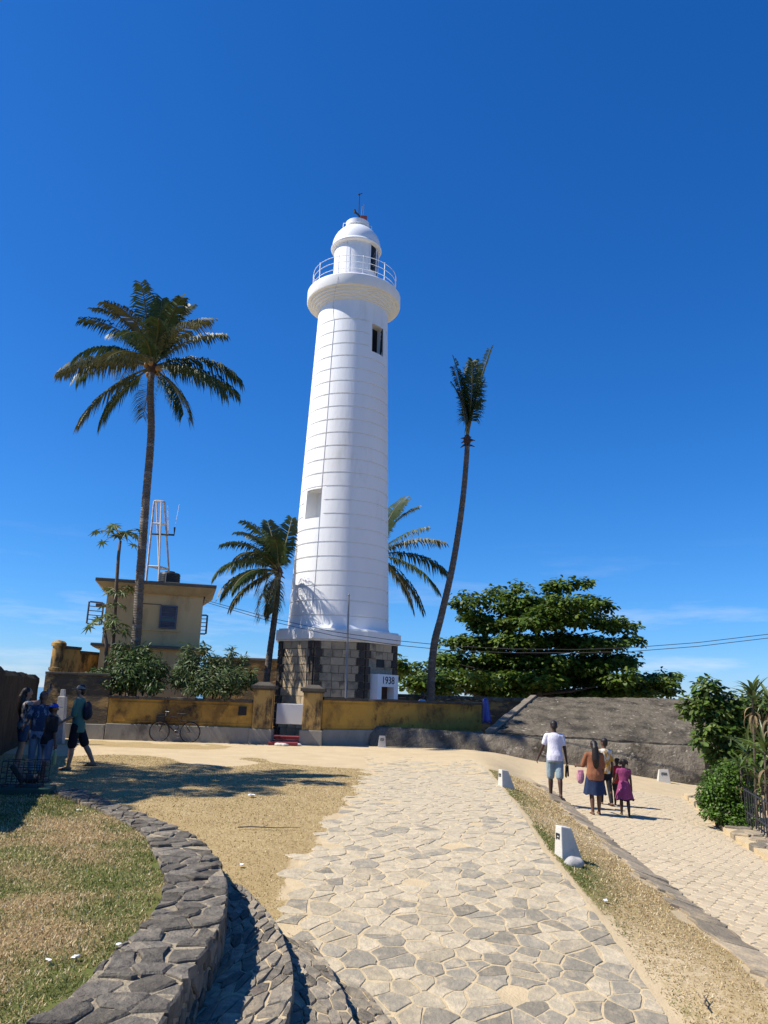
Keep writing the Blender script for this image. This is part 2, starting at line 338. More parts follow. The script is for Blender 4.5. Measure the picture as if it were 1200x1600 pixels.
def cloth(name, c, c2=None, sc=6.0, lo=None):
    if lo: return mat(name, c, rough=0.9, stain=c2, stain_scale=sc, stain_lo=lo[0], stain_hi=lo[1], bump=0.9, bscale=7, bdist=0.04, stretch=(1, 1, 0.5))
    return mat(name, c, c2, sc, 0.9, 0.9, 7, bdist=0.04, stretch=(1, 1, 0.5))
M['cable_pale'] = mat('pale_conductor', (0.42, 0.42, 0.42), rough=0.6)

# ================================================================== TERRAIN
def zm(y):
    y = np.asarray(y, dtype=float)
    q = -0.011*np.square(np.clip(14.5-y, 0, 8.5)); return q - 0.10*np.clip(6.0-y, 0, 4)
def z_right(x, y):
    x = np.asarray(x, dtype=float); y = np.asarray(y, dtype=float)
    return -0.07*np.clip(x-1.5, 0, 5.5) - 0.12*np.clip(x-7.0, 0, 4.0) - 0.04*np.clip(28-y, 0, 12) - 0.015*np.clip(16-y, 0, 14)
def curve_fn(pts):
    pts = sorted([(p[1], p[0]) for p in pts]); a, b = pts[0], pts[1]
    sl = (b[1]-a[1])/(b[0]-a[0]+1e-9)
    pts = [(a[0]-5, a[1]-5*max(-1.2, min(1.2, sl)))] + pts
    xs = np.array([p[0] for p in pts]); ys = np.array([p[1] for p in pts])
    return lambda y: np.interp(y, xs, ys)
f_zm = lambda x, y: float(zm(y)); f_zr = lambda x, y: float(z_right(x, y)) + 0.10
Lpts = [hit(px, py, f_zm) for px, py in ((1055, 1600), (993, 1511), (942, 1438), (885, 1369), (849, 1327), (807, 1257), (776, 1221), (752, 1192))]
Rpts = [hit(px, py, f_zr) for px, py in ((1200, 1505), (1097, 1428), (1024, 1371), (978, 1335), (921, 1286), (875, 1247), (823, 1208))]
RRpts = [hit(px, py, lambda x, y: float(z_right(x, y))) for px, py in ((1200, 1345), (1165, 1325), (1130, 1300), (1090, 1265), (1060, 1236), (1035, 1220))]
PLpts = [hit(px, py, f_zm) for px, py in ((612, 1599), (579, 1557), (548, 1521), (500, 1470), (455, 1410), (486, 1350), (522, 1300), (560, 1255), (585, 1212), (580, 1188))]
_l = Lpts[-1]; Lpts.append(Vector((_l.x+0.3, 34, 0)))
_r = Rpts[-1]; Rpts.append(Vector((_r.x+3.0, 34, 0)))
fL, fR, fRR, fPL = curve_fn(Lpts), curve_fn(Rpts), curve_fn(RRpts), curve_fn(PLpts)
WZ = 0.04
win_px = ((77, 1232), (165, 1265), (227, 1299), (243, 1330), (263, 1371), (248, 1418), (207, 1459), (170, 1490), (129, 1537), (88, 1570), (41, 1600))
wout_px = ((119, 1229), (176, 1252), (238, 1276), (289, 1296), (323, 1317), (340, 1340), (354, 1370), (352, 1412), (346, 1438), (310, 1490), (275, 1545), (245, 1595))
Win = [hit(px, py, lambda x, y: WZ) for px, py in win_px]; Wout = [hit(px, py, lambda x, y: WZ) for px, py in wout_px]
def extend(c, n=1.6):
    d = (c[-1]-c[-2]).normalized(); c.append(c[-1]+d*n); return c
extend(Win); extend(Wout)
fWi, fWo = curve_fn(Win), curve_fn(Wout)
def fW(y): return 0.3*fWi(y)+0.7*fWo(y)
WFAR = Win[0].y
def terr(x, y):
    x = np.asarray(x, dtype=float); y = np.asarray(y, dtype=float)
    a = zm(y); b = z_right(x, y)
    Lx = fL(y); Rx = fR(y); k = 0.12*np.clip((24-y)/4, 0, 1)
    t = np.clip((x-Lx)/np.maximum(Rx-Lx, 0.3), 0, 1); far = np.clip((y-19)/4, 0, 1); ts = t*(1-far) + far*t*t*(3-2*t)
    z = a*(1-ts) + (b+k)*ts
    z = np.where(x > Rx+0.02, b, z)
    lawn = (x < fW(y)) & (y < WFAR+1.5)
    bl = np.clip((y-(WFAR-2.5))/3.5, 0, 1)
    z = np.where(lawn, np.maximum(a*bl, -0.5), z)
    return z
_TY = np.arange(-1.0, 45.0, 0.02); _TL = fL(_TY).tolist(); _TR = fR(_TY).tolist(); _TW = fW(_TY).tolist(); _TN = len(_TL)-1
def tz(x, y):                       # scalar twin of terr()
    i = int((y+1.0)*50); i = 0 if i < 0 else (_TN if i > _TN else i); Lx, Rx = _TL[i], _TR[i]
    q = min(max(14.5-y, 0.0), 8.5); a = -0.011*q*q-0.10*min(max(6.0-y, 0.0), 4.0)
    if x < _TW[i] and y < WFAR+1.5: return max(a*min(max((y-(WFAR-2.5))/3.5, 0.0), 1.0), -0.5)
    b_ = -0.07*min(max(x-1.5, 0.0), 5.5)-0.12*min(max(x-7.0, 0.0), 4.0)-0.04*min(max(28-y, 0.0), 12.0)-0.015*min(max(16-y, 0.0), 14.0)
    if x > Rx+0.02: return b_
    t = min(max((x-Lx)/max(Rx-Lx, 0.3), 0.0), 1.0); far = min(max((y-19)/4, 0.0), 1.0); ts = t*(1-far)+far*t*t*(3-2*t); k = 0.12*min(max((24-y)/4, 0.0), 1.0)
    return a*(1-ts)+(b_+k)*ts
def G(px, py): return hit(px, py, tz)

def axis(lo, hi, flo, fhi, fine, coarse):
    a = list(np.arange(lo, flo, coarse)) + list(np.arange(flo, fhi, fine)) + list(np.arange(fhi, hi+coarse, coarse)); return np.array(a)
GX = axis(-70, 70, -13.0, 13.0, 0.11, 1.5); GY = axis(-8, 72, 2.5, 32.0, 0.11, 1.5)
XX, YY = np.meshgrid(GX, GY); ZZ = terr(XX, YY)
ZZ = np.where((np.abs(XX) > 68) | (YY > 70), -8.5, ZZ)
nx_, ny_ = len(GX), len(GY)
idx = np.arange(nx_*ny_).reshape(ny_, nx_)
F = np.stack([idx[:-1, :-1], idx[:-1, 1:], idx[1:, 1:], idx[1:, :-1]], -1).reshape(-1, 4)
# zones: r = grass cover, g = greenness, b = soil darkness
def zone(x, y):
    n1 = np.sin(x*1.7+y*0.9)*0.5 + np.sin(x*0.6-y*1.3+1)*0.5; n2 = np.sin(x*4.1+1.3*np.sin(y*2.3))*np.sin(y*3.7+x*0.7)
    wi, wo = fWi(y), fWo(y); pl, lx, rx = fPL(y), fL(y), fR(y)
    lawn = (x < fW(y)) & (y < WFAR+0.2) & (y > 0)
    ragged = 0.30*n2 + 0.2*n1
    mid = (~lawn) & (x < pl-0.15+ragged*0.7) & (y < 20.5+1.5*n1) & (x > -9.5)
    mid = mid & ~((y < 8.2) & (x > wo-0.1))
    mid = mid | ((y > 24.2) & (y < 26.6+0.5*n2) & (x > -11) & (x < -5.2+n1))
    verge = (x > lx+0.06) & (x < rx-0.42+0.2*n2) & (y < 21)
    gl = np.clip(0.20 + 0.42*n1 + 0.32*n2 + np.clip(0.9-(wi-x), 0, 0.9)*0.55, 0, 1)
    gv = np.clip(0.75-(x-lx)*1.2 + 0.4*n1, 0, 1)*0.9
    cover = np.where(lawn, 0.92, np.where(mid, 0.80+0.12*n2, np.where(verge, 0.74+0.3*n1-np.clip((8-y)*0.08, 0, 0.3), 0.0)))
    green = np.where(lawn, gl, np.where(mid, np.clip(0.05+0.12*n1, 0, 1), np.where(verge, gv, 0)))
    return cover, green, lawn, mid, verge
cov, grn, zl, zmid, zv = zone(XX, YY)
cols = np.stack([cov.ravel(), grn.ravel(), zl.ravel()*1.0], -1)
m, N, L, b, o = nodes_of('ground_soil_and_dry_turf')
a_ = N.new('ShaderNodeAttribute'); a_.attribute_name = 'col'; sp = N.new('ShaderNodeSeparateColor'); L.new(a_.outputs['Color'], sp.inputs[0])
tc = N.new('ShaderNodeTexCoord'); v = tc.outputs['Object']
n_hi = mk_noise(N, L, v, 9, 8, 0.75); n_mid = mk_noise(N, L, v, 1.3, 6, 0.6); n_f = mk_noise(N, L, v, 60, 4, 0.7); n_c = mk_noise(N, L, v, 22, 5, 0.7)
sand = mk_mix(N, L, mk_range(N, L, n_mid, 0.3, 0.7), (0.53, 0.42, 0.26), (0.45, 0.35, 0.21))
sand = mk_mix(N, L, mk_range(N, L, n_hi, 0.56, 0.78, 0, 0.75), sand, (0.33, 0.25, 0.15))
dry = mk_mix(N, L, mk_range(N, L, n_f, 0.35, 0.65), (0.44, 0.335, 0.17), (0.31, 0.225, 0.105))
dry = mk_mix(N, L, mk_range(N, L, n_hi, 0.5, 0.75), dry, (0.50, 0.40, 0.24))
dry = mk_mix(N, L, mk_range(N, L, n_c, 0.52, 0.68), dry, (0.22, 0.145, 0.055))
dry = mk_mix(N, L, mk_range(N, L, n_mid, 0.42, 0.66), dry, (0.33, 0.24, 0.115))
dry = mk_mix(N, L, mk_math(N, L, 'MULTIPLY', sp.outputs[2], 0.75), dry, mk_mix(N, L, mk_range(N, L, n_c, 0.35, 0.65), (0.26, 0.165, 0.075), (0.13, 0.085, 0.04)))
gre = mk_mix(N, L, mk_range(N, L, n_f, 0.3, 0.7), (0.085, 0.11, 0.025), (0.15, 0.15, 0.045))
gf = mk_range(N, L, mk_math(N, L, 'ADD', mk_math(N, L, 'MULTIPLY', sp.outputs[1], 0.9), mk_math(N, L, 'MULTIPLY', n_hi, 0.5)), 0.45, 0.85)
turf = mk_mix(N, L, gf, dry, gre)
cf = mk_range(N, L, mk_math(N, L, 'ADD', sp.outputs[0], mk_math(N, L, 'MULTIPLY', mk_math(N, L, 'SUBTRACT', n_hi, 0.5), 1.1)), 0.38, 0.62)
L.new(mk_mix(N, L, cf, sand, turf), b.inputs['Base Color']); b.inputs['Roughness'].default_value = 0.95; b.inputs['Specular IOR Level'].default_value = 0.1
bp = N.new('ShaderNodeBump'); bp.inputs['Strength'].default_value = 0.6; bp.inputs['Distance'].default_value = 0.03
L.new(mk_math(N, L, 'ADD', n_hi, mk_math(N, L, 'MULTIPLY', n_f, 0.5)), bp.inputs['Height']); L.new(bp.outputs[0], b.inputs['Normal'])
M['ground'] = m
ground = big_mesh('ground', np.stack([XX.ravel(), YY.ravel(), ZZ.ravel()], -1), F, M['ground'], cols=cols, smooth=True)
tag(ground, kind='structure')
sea = MB(); sea.add([(-9000, -9000, -8), (9000, -9000, -8), (9000, 9000, -8), (-9000, 9000, -8)], [(0, 1, 2, 3)])
tag(sea.build('sea', M['water']), kind='structure')

# ------------------------------------------------------------------ stone cells
def clip(poly, mid, nrm):
    out = []; n = len(poly)
    d = [(p[0]-mid[0])*nrm[0] + (p[1]-mid[1])*nrm[1] for p in poly]
    for i in range(n):
        j = (i+1) % n
        if d[i] <= 0: out.append(poly[i])
        if (d[i] < 0 < d[j]) or (d[j] < 0 < d[i]):
            t = d[i]/(d[i]-d[j]); out.append((poly[i][0]+t*(poly[j][0]-poly[i][0]), poly[i][1]+t*(poly[j][1]-poly[i][1])))
    return out
def voro(P, rad):
    P = np.asarray(P); grid = {}
    for i, p in enumerate(P): grid.setdefault((int(p[0]//rad), int(p[1]//rad)), []).append(i)
    cells = []
    for i, p in enumerate(P):
        poly = [(p[0]-rad, p[1]-rad), (p[0]+rad, p[1]-rad), (p[0]+rad, p[1]+rad), (p[0]-rad, p[1]+rad)]
        gx, gy = int(p[0]//rad), int(p[1]//rad)
        for ax in range(gx-2, gx+3):
            for ay in range(gy-2, gy+3):
                for j in grid.get((ax, ay), ()):
                    if j == i or not poly: continue
                    q = P[j]; poly = clip(poly, ((p[0]+q[0])/2, (p[1]+q[1])/2), (q[0]-p[0], q[1]-p[1]))
        cells.append(poly)
    return cells
def area(poly): return 0.5*abs(sum(poly[i][0]*poly[(i+1) % len(poly)][1]-poly[(i+1) % len(poly)][0]*poly[i][1] for i in range(len(poly))))
def clean(poly, eps=0.02):
    out = []
    for p in poly:
        if not out or (p[0]-out[-1][0])**2+(p[1]-out[-1][1])**2 > eps*eps: out.append(p)
    if len(out) > 2 and (out[0][0]-out[-1][0])**2+(out[0][1]-out[-1][1])**2 < eps*eps: out.pop()
    return out
def stone(mb, poly, mapf, h, gap, depth=0.05, tilt=0.0, chamfer=True, dome=0.0, bev=0.012, cham=(0.10, 0.24)):
    poly = clean(poly)
    if len(poly) < 3: return False
    cx = sum(p[0] for p in poly)/len(poly); cy = sum(p[1] for p in poly)/len(poly)
    rr = math.sqrt(area(poly)/math.pi)
    if rr < gap*1.6: return False
    if chamfer and len(poly) <= 8 and random.random() < 0.55:
        q = []
        for i in range(len(poly)):
            a, c = poly[i], poly[(i+1) % len(poly)]; t = random.uniform(0.35, 0.65); k = random.uniform(-0.09, 0.05)
            q.append(a); q.append((a[0]+(c[0]-a[0])*t+(c[1]-a[1])*k, a[1]+(c[1]-a[1])*t-(c[0]-a[0])*k))
        poly = q
    elif chamfer and len(poly) <= 7:
        q = []
        for i in range(len(poly)):
            a, b_, c = poly[i-1], poly[i], poly[(i+1) % len(poly)]; t = random.uniform(*cham)
            q.append((b_[0]+(a[0]-b_[0])*t, b_[1]+(a[1]-b_[1])*t)); q.append((b_[0]+(c[0]-b_[0])*t, b_[1]+(c[1]-b_[1])*t))
        poly = q
    s = max(0.4, 1-gap/rr); jit = rr*0.05
    poly = [(cx+(p[0]-cx)*s+random.uniform(-jit, jit), cy+(p[1]-cy)*s+random.uniform(-jit, jit)) for p in poly]
    n = len(poly); tx, ty = random.uniform(-tilt, tilt), random.uniform(-tilt, tilt); s2 = max(0.6, 1-bev*1.5/rr)
    vs = [mapf(p[0], p[1], -depth) for p in poly]
    vs += [mapf(p[0], p[1], h-bev+(p[0]-cx)*tx+(p[1]-cy)*ty) for p in poly]
    top = [(cx+(p[0]-cx)*s2, cy+(p[1]-cy)*s2) for p in poly]
    vs += [mapf(p[0], p[1], h+(p[0]-cx)*tx+(p[1]-cy)*ty+random.uniform(-0.15, 0.15)*bev) for p in top]
    fs = [(i, (i+1) % n, n+(i+1) % n, n+i) for i in range(n)] + [(n+i, n+(i+1) % n, 2*n+(i+1) % n, 2*n+i) for i in range(n)]
    if dome:
        vs.append(mapf(cx+random.uniform(-.2, .2)*rr, cy+random.uniform(-.2, .2)*rr, h+dome)); fs += [(2*n+i, 2*n+(i+1) % n, 3*n) for i in range(n)]
    else: fs.append(tuple(range(2*n, 3*n)))
    mb.add(vs, fs); return True
def jitter_pts(u0, u1, v0, v1, su, sv, j=0.42, drop=0.0):
    pts = []; row = 0; v_ = v0
    while v_ < v1+sv:
        u_ = u0 - su*(0.5 if row % 2 else 0)
        while u_ < u1+su:
            if random.random() >= drop: pts.append((u_+random.uniform(-j, j)*su, v_+random.uniform(-j, j)*sv))
            u_ += su
        v_ += sv; row += 1
    return pts
def strip_sheet(name, fa, fb, y0, y1, dy, nx, mt, dz, kind='structure'):
    ys = np.arange(y0, y1, dy); t = np.linspace(0, 1, nx)
    A = fa(ys)[:, None]; B = fb(ys)[:, None]; X = A*(1-t)+B*t; Y = np.repeat(ys[:, None], nx, 1)
    Z = terr(X, Y)+dz; I = np.arange(X.size).reshape(X.shape)
    F_ = np.stack([I[:-1, :-1], I[:-1, 1:], I[1:, 1:], I[1:, :-1]], -1).reshape(-1, 4)
    return tag(big_mesh(name, np.stack([X.ravel(), Y.ravel(), Z.ravel()], -1), F_, mt, smooth=True), kind=kind)

# ------------------------------------------------------------------ main stone path
wob = lambda y: 0.06*np.sin(y*3.1)+0.05*np.sin(y*7.3)
main_path = strip_sheet('main_path', lambda y: fPL(y)-0.12+wob(y), lambda y: fL(y)-0.02, 3.4, 24.5, 0.15, 22, M['mortar_sand'], 0.004)
def put_stones(parent, cells, mapf, keyf, mats, limit, name, gap, h, kw_dark=None, **kw):
    """the largest-showing cells as parts, the rest joined as one part"""
    cells = sorted(cells, key=keyf); rest = MB(); k = 0
    for poly in cells:
        mi = random.random()
        dp = kw_dark(poly) if kw_dark else 0.38
        mt = mats[0] if mi > dp or len(mats) == 1 else mats[1]
        hh = h*random.uniform(0.5, 1.5)
        if k < limit:
            mb = MB()
            if stone(mb, poly, mapf, hh, gap*random.uniform(0.7, 1.4), **kw): mb.build(name, mt, parent); k += 1
        else:
            rest.mi = 0 if mt is mats[0] else 1
            stone(rest, poly, mapf, hh, gap*random.uniform(0.7, 1.4), **kw)
    if rest.v:
        tag(rest.build(name+'_field', mats if len(mats) > 1 else mats[0], parent), kind='stuff')
pp = [p for p in jitter_pts(-1.6, 3.6, 3.4, 24.5, 0.29, 0.145, 0.48, 0.12) if float(fPL(p[1]))-0.8 < p[0] < float(fL(p[1]))+0.7]
cells = []
for p, c in zip(pp, voro(pp, 0.62)):
    if p[1] < 3.6 or p[1] > 24.2: continue
    lo, hi = float(fPL(p[1])+wob(p[1]))+0.08, float(fL(p[1]))-0.10
    if lo-0.26 < p[0] < hi+0.19:
        c = clip(c, (float(fL(p[1]))-0.02, p[1]), (1.0, -(float(fL(p[1]+.2))-float(fL(p[1]-.2)))/.4))
        edge = min(1.0, max(0.0, (p[0]-lo+0.30)/0.35)) if p[1] > 9 else 1.0
        if len(c) > 2 and random.random() < 0.98*(0.45+0.55*edge)*(1.0 if p[1] < 18 else max(0.15, 1-(p[1]-18)/7)): cells.append(c)
cen = lambda c: (sum(p[0] for p in c)/len(c), sum(p[1] for p in c)/len(c))
mp_main = lambda x, y, w: (x, y, tz(x, y)+0.004+w)
put_stones(main_path, cells, mp_main, lambda c: cen(c)[1], [M['stone_path'], M['stone_path_dark']], 300, 'paving_stone', 0.008, 0.006, tilt=0.012, bev=0.004, kw_dark=lambda c: max(0.06, 0.52-0.05*(cen(c)[1]-5)), cham=(0.08, 0.2))

# ------------------------------------------------------------------ lower path of setts
lower_path = strip_sheet('lower_path', lambda y: fR(y)+0.05, lambda y: fRR(y)+0.1, 5.5, 24, 0.2, 20, M['mortar_sand'], 0.004)
pp = [p for p in jitter_pts(1.0, 9.5, 5.6, 23.5, 0.21, 0.155, 0.20, 0.0) if float(fR(p[1]))-0.3 < p[0] < float(fRR(p[1]))+0.4 and p[0]/p[1] < 0.62]; cells = []
for p, c in zip(pp, voro(pp, 0.5)):
    if 5.8 < p[1] < 23.2 and float(fR(p[1]))+0.14 < p[0] < float(fRR(p[1]))-0.02: cells.append(c)
def seen(c):
    x, y = cen(c); return y + (20 if x/ y > 0.53 else 0)
put_stones(lower_path, cells, mp_main, seen, [M['sett']], 300, 'sett', 0.008, 0.006, tilt=0.025, chamfer=False, bev=0.006)

# kerb between the verge and the lower path
kerb = tag(empty('kerb'), kind='structure'); y_ = 5.6
while y_ < 20.5:
    ln = random.uniform(0.35, 0.85); kw_ = random.uniform(0.26, 0.50); mb = MB(); n = 5; poly = []
    for i in range(n+1):
        yy = y_+0.012+(ln-0.024)*i/n; poly.append((float(fR(yy))+random.uniform(-.045, .03)+0.02, yy))
    for i in range(n, -1, -1):
        yy = y_+0.012+(ln-0.024)*i/n; poly.append((float(fR(yy))-kw_+random.uniform(-.07, .07), yy))
    zt = [tz(min(p[0], float(fR(p[1]))-0.01), p[1])+0.03+random.uniform(-.008, .008) for p in poly]
    mb.prism(poly, [z-0.5 for z in zt], zt); mb.build('kerb_stone', M['kerb'], kerb, bevel=0.012); y_ += ln

# stone ledge on the right of the lower path
ledge = tag(empty('stone_ledge'), kind='structure')
ys = np.arange(7.0, 24.0, 0.4); core = MB()
pl_ = [(float(fRR(y)), float(y)) for y in ys]; pr_ = [(float(fRR(y))+1.15, float(y)) for y in ys]
lz = lambda x, y: float(z_right(min(x, float(fRR(y))), y))+0.10
poly = pl_+pr_[::-1]
for i in range(len(ys)-1):
    q = [pl_[i], pr_[i], pr_[i+1], pl_[i+1]]; zt = [lz(*p) for p in q]; core.prism(q, [z-0.6 for z in zt], zt)
core.build('ledge_core', M['mortar_sand'], ledge)
pp = [p for p in jitter_pts(4, 13, 7, 23.6, 0.34, 0.30, 0.42, 0.05) if float(fRR(p[1]))-0.7 < p[0] < float(fRR(p[1]))+1.7]; cells = []
for p, c in zip(pp, voro(pp, 0.8)):
    if 7.2 < p[1] < 23.4 and float(fRR(p[1]))+0.10 < p[0] < float(fRR(p[1]))+1.0: cells.append(clip(c, (float(fRR(p[1]))-0.03, p[1]), (-1.0, (float(fRR(p[1]+.2))-float(fRR(p[1]-.2)))/.4)))
put_stones(ledge, cells, lambda x, y, w: (x, y, lz(x, y)+w), lambda c: cen(c)[1], [M['stone_tread'], M['kerb']], 250, 'ledge_stone', 0.02, 0.035, depth=0.10, tilt=0.06, dome=0.01, bev=0.015)

# ------------------------------------------------------------------ retaining wall and curved steps
def resample(c, n):
    c = [Vector((p[0], p[1], 0)) for p in c]; d = [0]
    for i in range(1, len(c)): d.append(d[-1]+(c[i]-c[i-1]).length)
    s = np.linspace(0, d[-1], n); return np.stack([np.interp(s, d, [p.x for p in c]), np.interp(s, d, [p.y for p in c])], -1), d[-1]
def smooth_c(a, k=5):
    b_ = a.copy()
    for _ in range(k): b_[1:-1] = 0.25*b_[:-2]+0.5*b_[1:-1]+0.25*b_[2:]
    return b_
class Ribbon:
    def __init__(s, inner, outer, n=80):
        s.a, l1 = resample(inner, n); s.b, l2 = resample(outer, n); s.a = smooth_c(s.a); s.b = smooth_c(s.b); s.n = n
        s.len = (l1+l2)/2; s.w = float(np.mean(np.linalg.norm(s.a-s.b, axis=1)))
    def pt(s, u, v):
        t = min(max(u/s.len, 0), 1)*(s.n-1); i = min(int(t), s.n-2); f = t-i
        a = s.a[i]*(1-f)+s.a[i+1]*f; b_ = s.b[i]*(1-f)+s.b[i+1]*f; return a*(1-v)+b_*v
    def core(s, z0, z1):
        mb = MB(); vs = []; 
        for i in range(s.n): vs += [(*s.a[i], z0), (*s.b[i], z0), (*s.b[i], z1), (*s.a[i], z1)]
        fs = []
        for i in range(s.n-1):
            k = i*4; fs += [(k+j, k+4+j, k+4+(j+1) % 4, k+(j+1) % 4) for j in range(4)]
        fs += [(0, 1, 2, 3), tuple(4*(s.n-1)+j for j in (3, 2, 1, 0))]; mb.add(vs, fs); return mb
    def cells(s, su, sv, j=0.42, drop=0.05):
        pp = jitter_pts(-su, s.len+su, sv*0.5-2*sv, s.w+2*sv, su, sv, j, drop); out = []
        for p, c in zip(pp, voro(pp, max(su, sv)*2.2)):
            if 0.05 < p[0] < s.len-0.05 and -0.7*sv < p[1] < s.w+0.7*sv:
                c = clip(clip(c, (0, -0.02), (0, -1)), (0, s.w+0.025), (0, 1))
                if len(c) > 2 and area(c) > 0.006: out.append(c)
        return out
wall = empty('retaining_wall', (Wout[6].x, Wout[6].y, -0.6), label='low curved dark rubble wall holding up the grass lawn on the left', cat='wall')
rw = Ribbon(Win, Wout)
rw.core(-1.6, 0.016).build('wall_core', M['mortar_grey'], wall)
put_stones(wall, rw.cells(0.27, 0.20, 0.48, 0.06), lambda u, v, w: (*rw.pt(u, v/rw.w), w), lambda c: -cen(c)[0], [M['stone_dark']], 300, 'stone', 0.008, 0.034, depth=0.05, tilt=0.10, bev=0.012, cham=(0.06, 0.2))
# rubble of the face that looks down on the steps
def face_map(rb, ztop):
    def f(u, v, w):
        p = rb.pt(u, 1.0); q = rb.pt(u+0.02, 1.0); d = q-p; l = np.linalg.norm(d)
        if l < 1e-6: q = rb.pt(u-0.02, 1.0); d = p-q; l = np.linalg.norm(d)
        nrm = np.array([-d[1], d[0]])/max(l, 1e-6)
        c = rb.pt(u, 1.0)-rb.pt(u, 0.0)
        if np.dot(nrm, c) < 0: nrm = -nrm
        return (p[0]+nrm[0]*w, p[1]+nrm[1]*w, ztop-v)
    return f
def face_cells(length, u0, hgt, su, sv):
    pp = jitter_pts(u0, length, sv*0.5-sv, hgt+sv, su, sv, 0.36); out = []
    for p, c in zip(pp, voro(pp, su*2.2)):
        if u0 < p[0] < length-0.05 and 0 < p[1] < hgt:
            c = clip(clip(c, (0, 0.0), (0, -1)), (0, hgt+0.02), (0, 1)); 
            if len(c) > 2: out.append(c)
    return out
fc = face_cells(rw.len, rw.len*0.50, 0.72, 0.24, 0.12)
put_stones(wall, fc, face_map(rw, -0.005), lambda c: -cen(c)[0], [M['stone_dark']], 150, 'face_stone', 0.012, 0.018, depth=0.06, tilt=0.1, bev=0.012)
T1 = [hit(px, py, lambda x, y: -0.32) for px, py in ((340, 1335), (357, 1358), (393, 1397), (426, 1433), (444, 1469), (457, 1516), (455, 1562), (444, 1600))]
T2 = [hit(px, py, lambda x, y: -0.48) for px, py in ((410, 1405), (439, 1428), (475, 1459), (506, 1495), (532, 1542), (553, 1593))]
T3 = [hit(px, py, lambda x, y: -0.60) for px, py in ((480, 1468), (517, 1495), (548, 1521), (579, 1557), (612, 1599))]
for c in (T1, T2, T3): extend(c, 1.2)
steps = empty('stone_steps', (T2[2].x, T2[2].y, -0.8), label='curved rubble stone steps between the low wall and the path', cat='steps')
Wbase = [p for p in Wout if p.y < T1[0].y+0.3]
for (inn, out_, zt, hgt) in ((Wbase, T1, -0.32, 0.20), (T1, T2, -0.48, 0.16), (T2, T3, -0.60, 0.22)):
    rb = Ribbon(inn, out_, 50)
    tr = rb.core(-1.7, zt-0.012).build('tread', M['mortar_sand'], steps)
    put_stones(tr, rb.cells(0.24, 0.18, 0.48, 0.06), lambda u, v, w: (*rb.pt(u, v/rb.w), zt-0.012+w), lambda c: -cen(c)[0], [M['stone_tread'], M['stone_dark']], 120, 'tread_stone', 0.009, 0.013, kw_dark=lambda c: 0.15, depth=0.05, tilt=0.06, bev=0.008, cham=(0.06, 0.2))
    fc = face_cells(rb.len, 0.1, hgt+0.05, 0.26, 0.13)
    put_stones(tr, fc, face_map(rb, zt-0.015), lambda c: -cen(c)[0], [M['stone_tread'], M['stone_dark']], 60, 'riser_stone', 0.010, 0.014, depth=0.05, tilt=0.05, bev=0.01)

# ------------------------------------------------------------------ grass
def blades(name, n, xr, yr, which, lab, hmin, hmax, lay, ypow=1.6, thr=0.0):
    u = rng.random(n*3); y = yr[0]+(yr[1]-yr[0])*u**ypow; x = xr[0]+(xr[1]-xr[0])*rng.random(n*3)
    cov, grn, zl, zmid, zv = zone(x, y); mask = {'lawn': zl, 'mid': zmid, 'verge': zv}[which]
    cl = np.sin(x*5.3+2*np.sin(y*3.1))*np.sin(y*6.1+x) + 0.6*np.sin(x*13+y*7)*np.sin(y*17-x*5)
    mask &= (rng.random(n*3) < np.clip(cov+0.25*cl, 0.05, 1)) & (np.abs(x/y) < 0.60)
    if which == 'lawn': mask &= x < fWi(y)-0.02+0.06*cl
    i = np.nonzero(mask)[0][:n]; x, y, grn, cl = x[i], y[i], grn[i], cl[i]; k = len(x)
    z = terr(x, y); az = rng.random(k)*2*np.pi; sc = np.clip(0.55+y/9.0, 0.8, 2.4)
    isg = rng.random(k) < np.clip(grn*0.9+0.25*cl*grn, 0, 0.95)
    hh = (hmin+(hmax-hmin)*rng.random(k))*np.where(isg, 1.0, 0.9)
    inc = np.where(rng.random(k) < lay, rng.uniform(0.02, 0.25, k), rng.uniform(0.35, 1.1, k))
    wdt = (0.0030+0.003*rng.random(k))*sc
    dx, dy = np.cos(az), np.sin(az)
    b0 = np.stack([x-dy*wdt, y+dx*wdt, z-0.004], -1); b1 = np.stack([x+dy*wdt, y-dx*wdt, z-0.004], -1)
    tip = np.stack([x+dx*hh*np.cos(inc), y+dy*hh*np.cos(inc), z+0.006+hh*np.sin(inc)], -1)
    V = np.stack([b0, b1, tip], 1).reshape(-1, 3); Fc = np.arange(3*k).reshape(-1, 3)
    straw = np.array([[0.50, 0.38, 0.19], [0.62, 0.52, 0.33], [0.34, 0.23, 0.11], [0.44, 0.34, 0.16]])[rng.integers(0, 4, k)]
    gcol = np.array([[0.12, 0.14, 0.035], [0.18, 0.19, 0.055], [0.085, 0.11, 0.028]])[rng.integers(0, 3, k)]
    c = np.where(isg[:, None], gcol, straw)*rng.uniform(0.8, 1.2, (k, 1))
    ob = big_mesh(name, V, Fc, M['blade'], cols=np.repeat(c, 3, 0)); return tag(ob, lab, 'grass', kind='stuff')
blades('lawn_grass', 130000, (-7.5, -0.8), (4.0, 14.0), 'lawn', 'patchy green and straw coloured lawn grass left of the low wall', 0.015, 0.045, 0.72)
blades('dry_grass', 90000, (-9, 1.0), (6.5, 22), 'mid', 'straw coloured dry grass between the low wall and the stone path', 0.012, 0.035, 0.9, 1.3)
blades('verge_grass', 85000, (0.5, 5.5), (5.0, 21), 'verge', 'dry grass verge between the two stone paths', 0.015, 0.045, 0.82, 1.5)

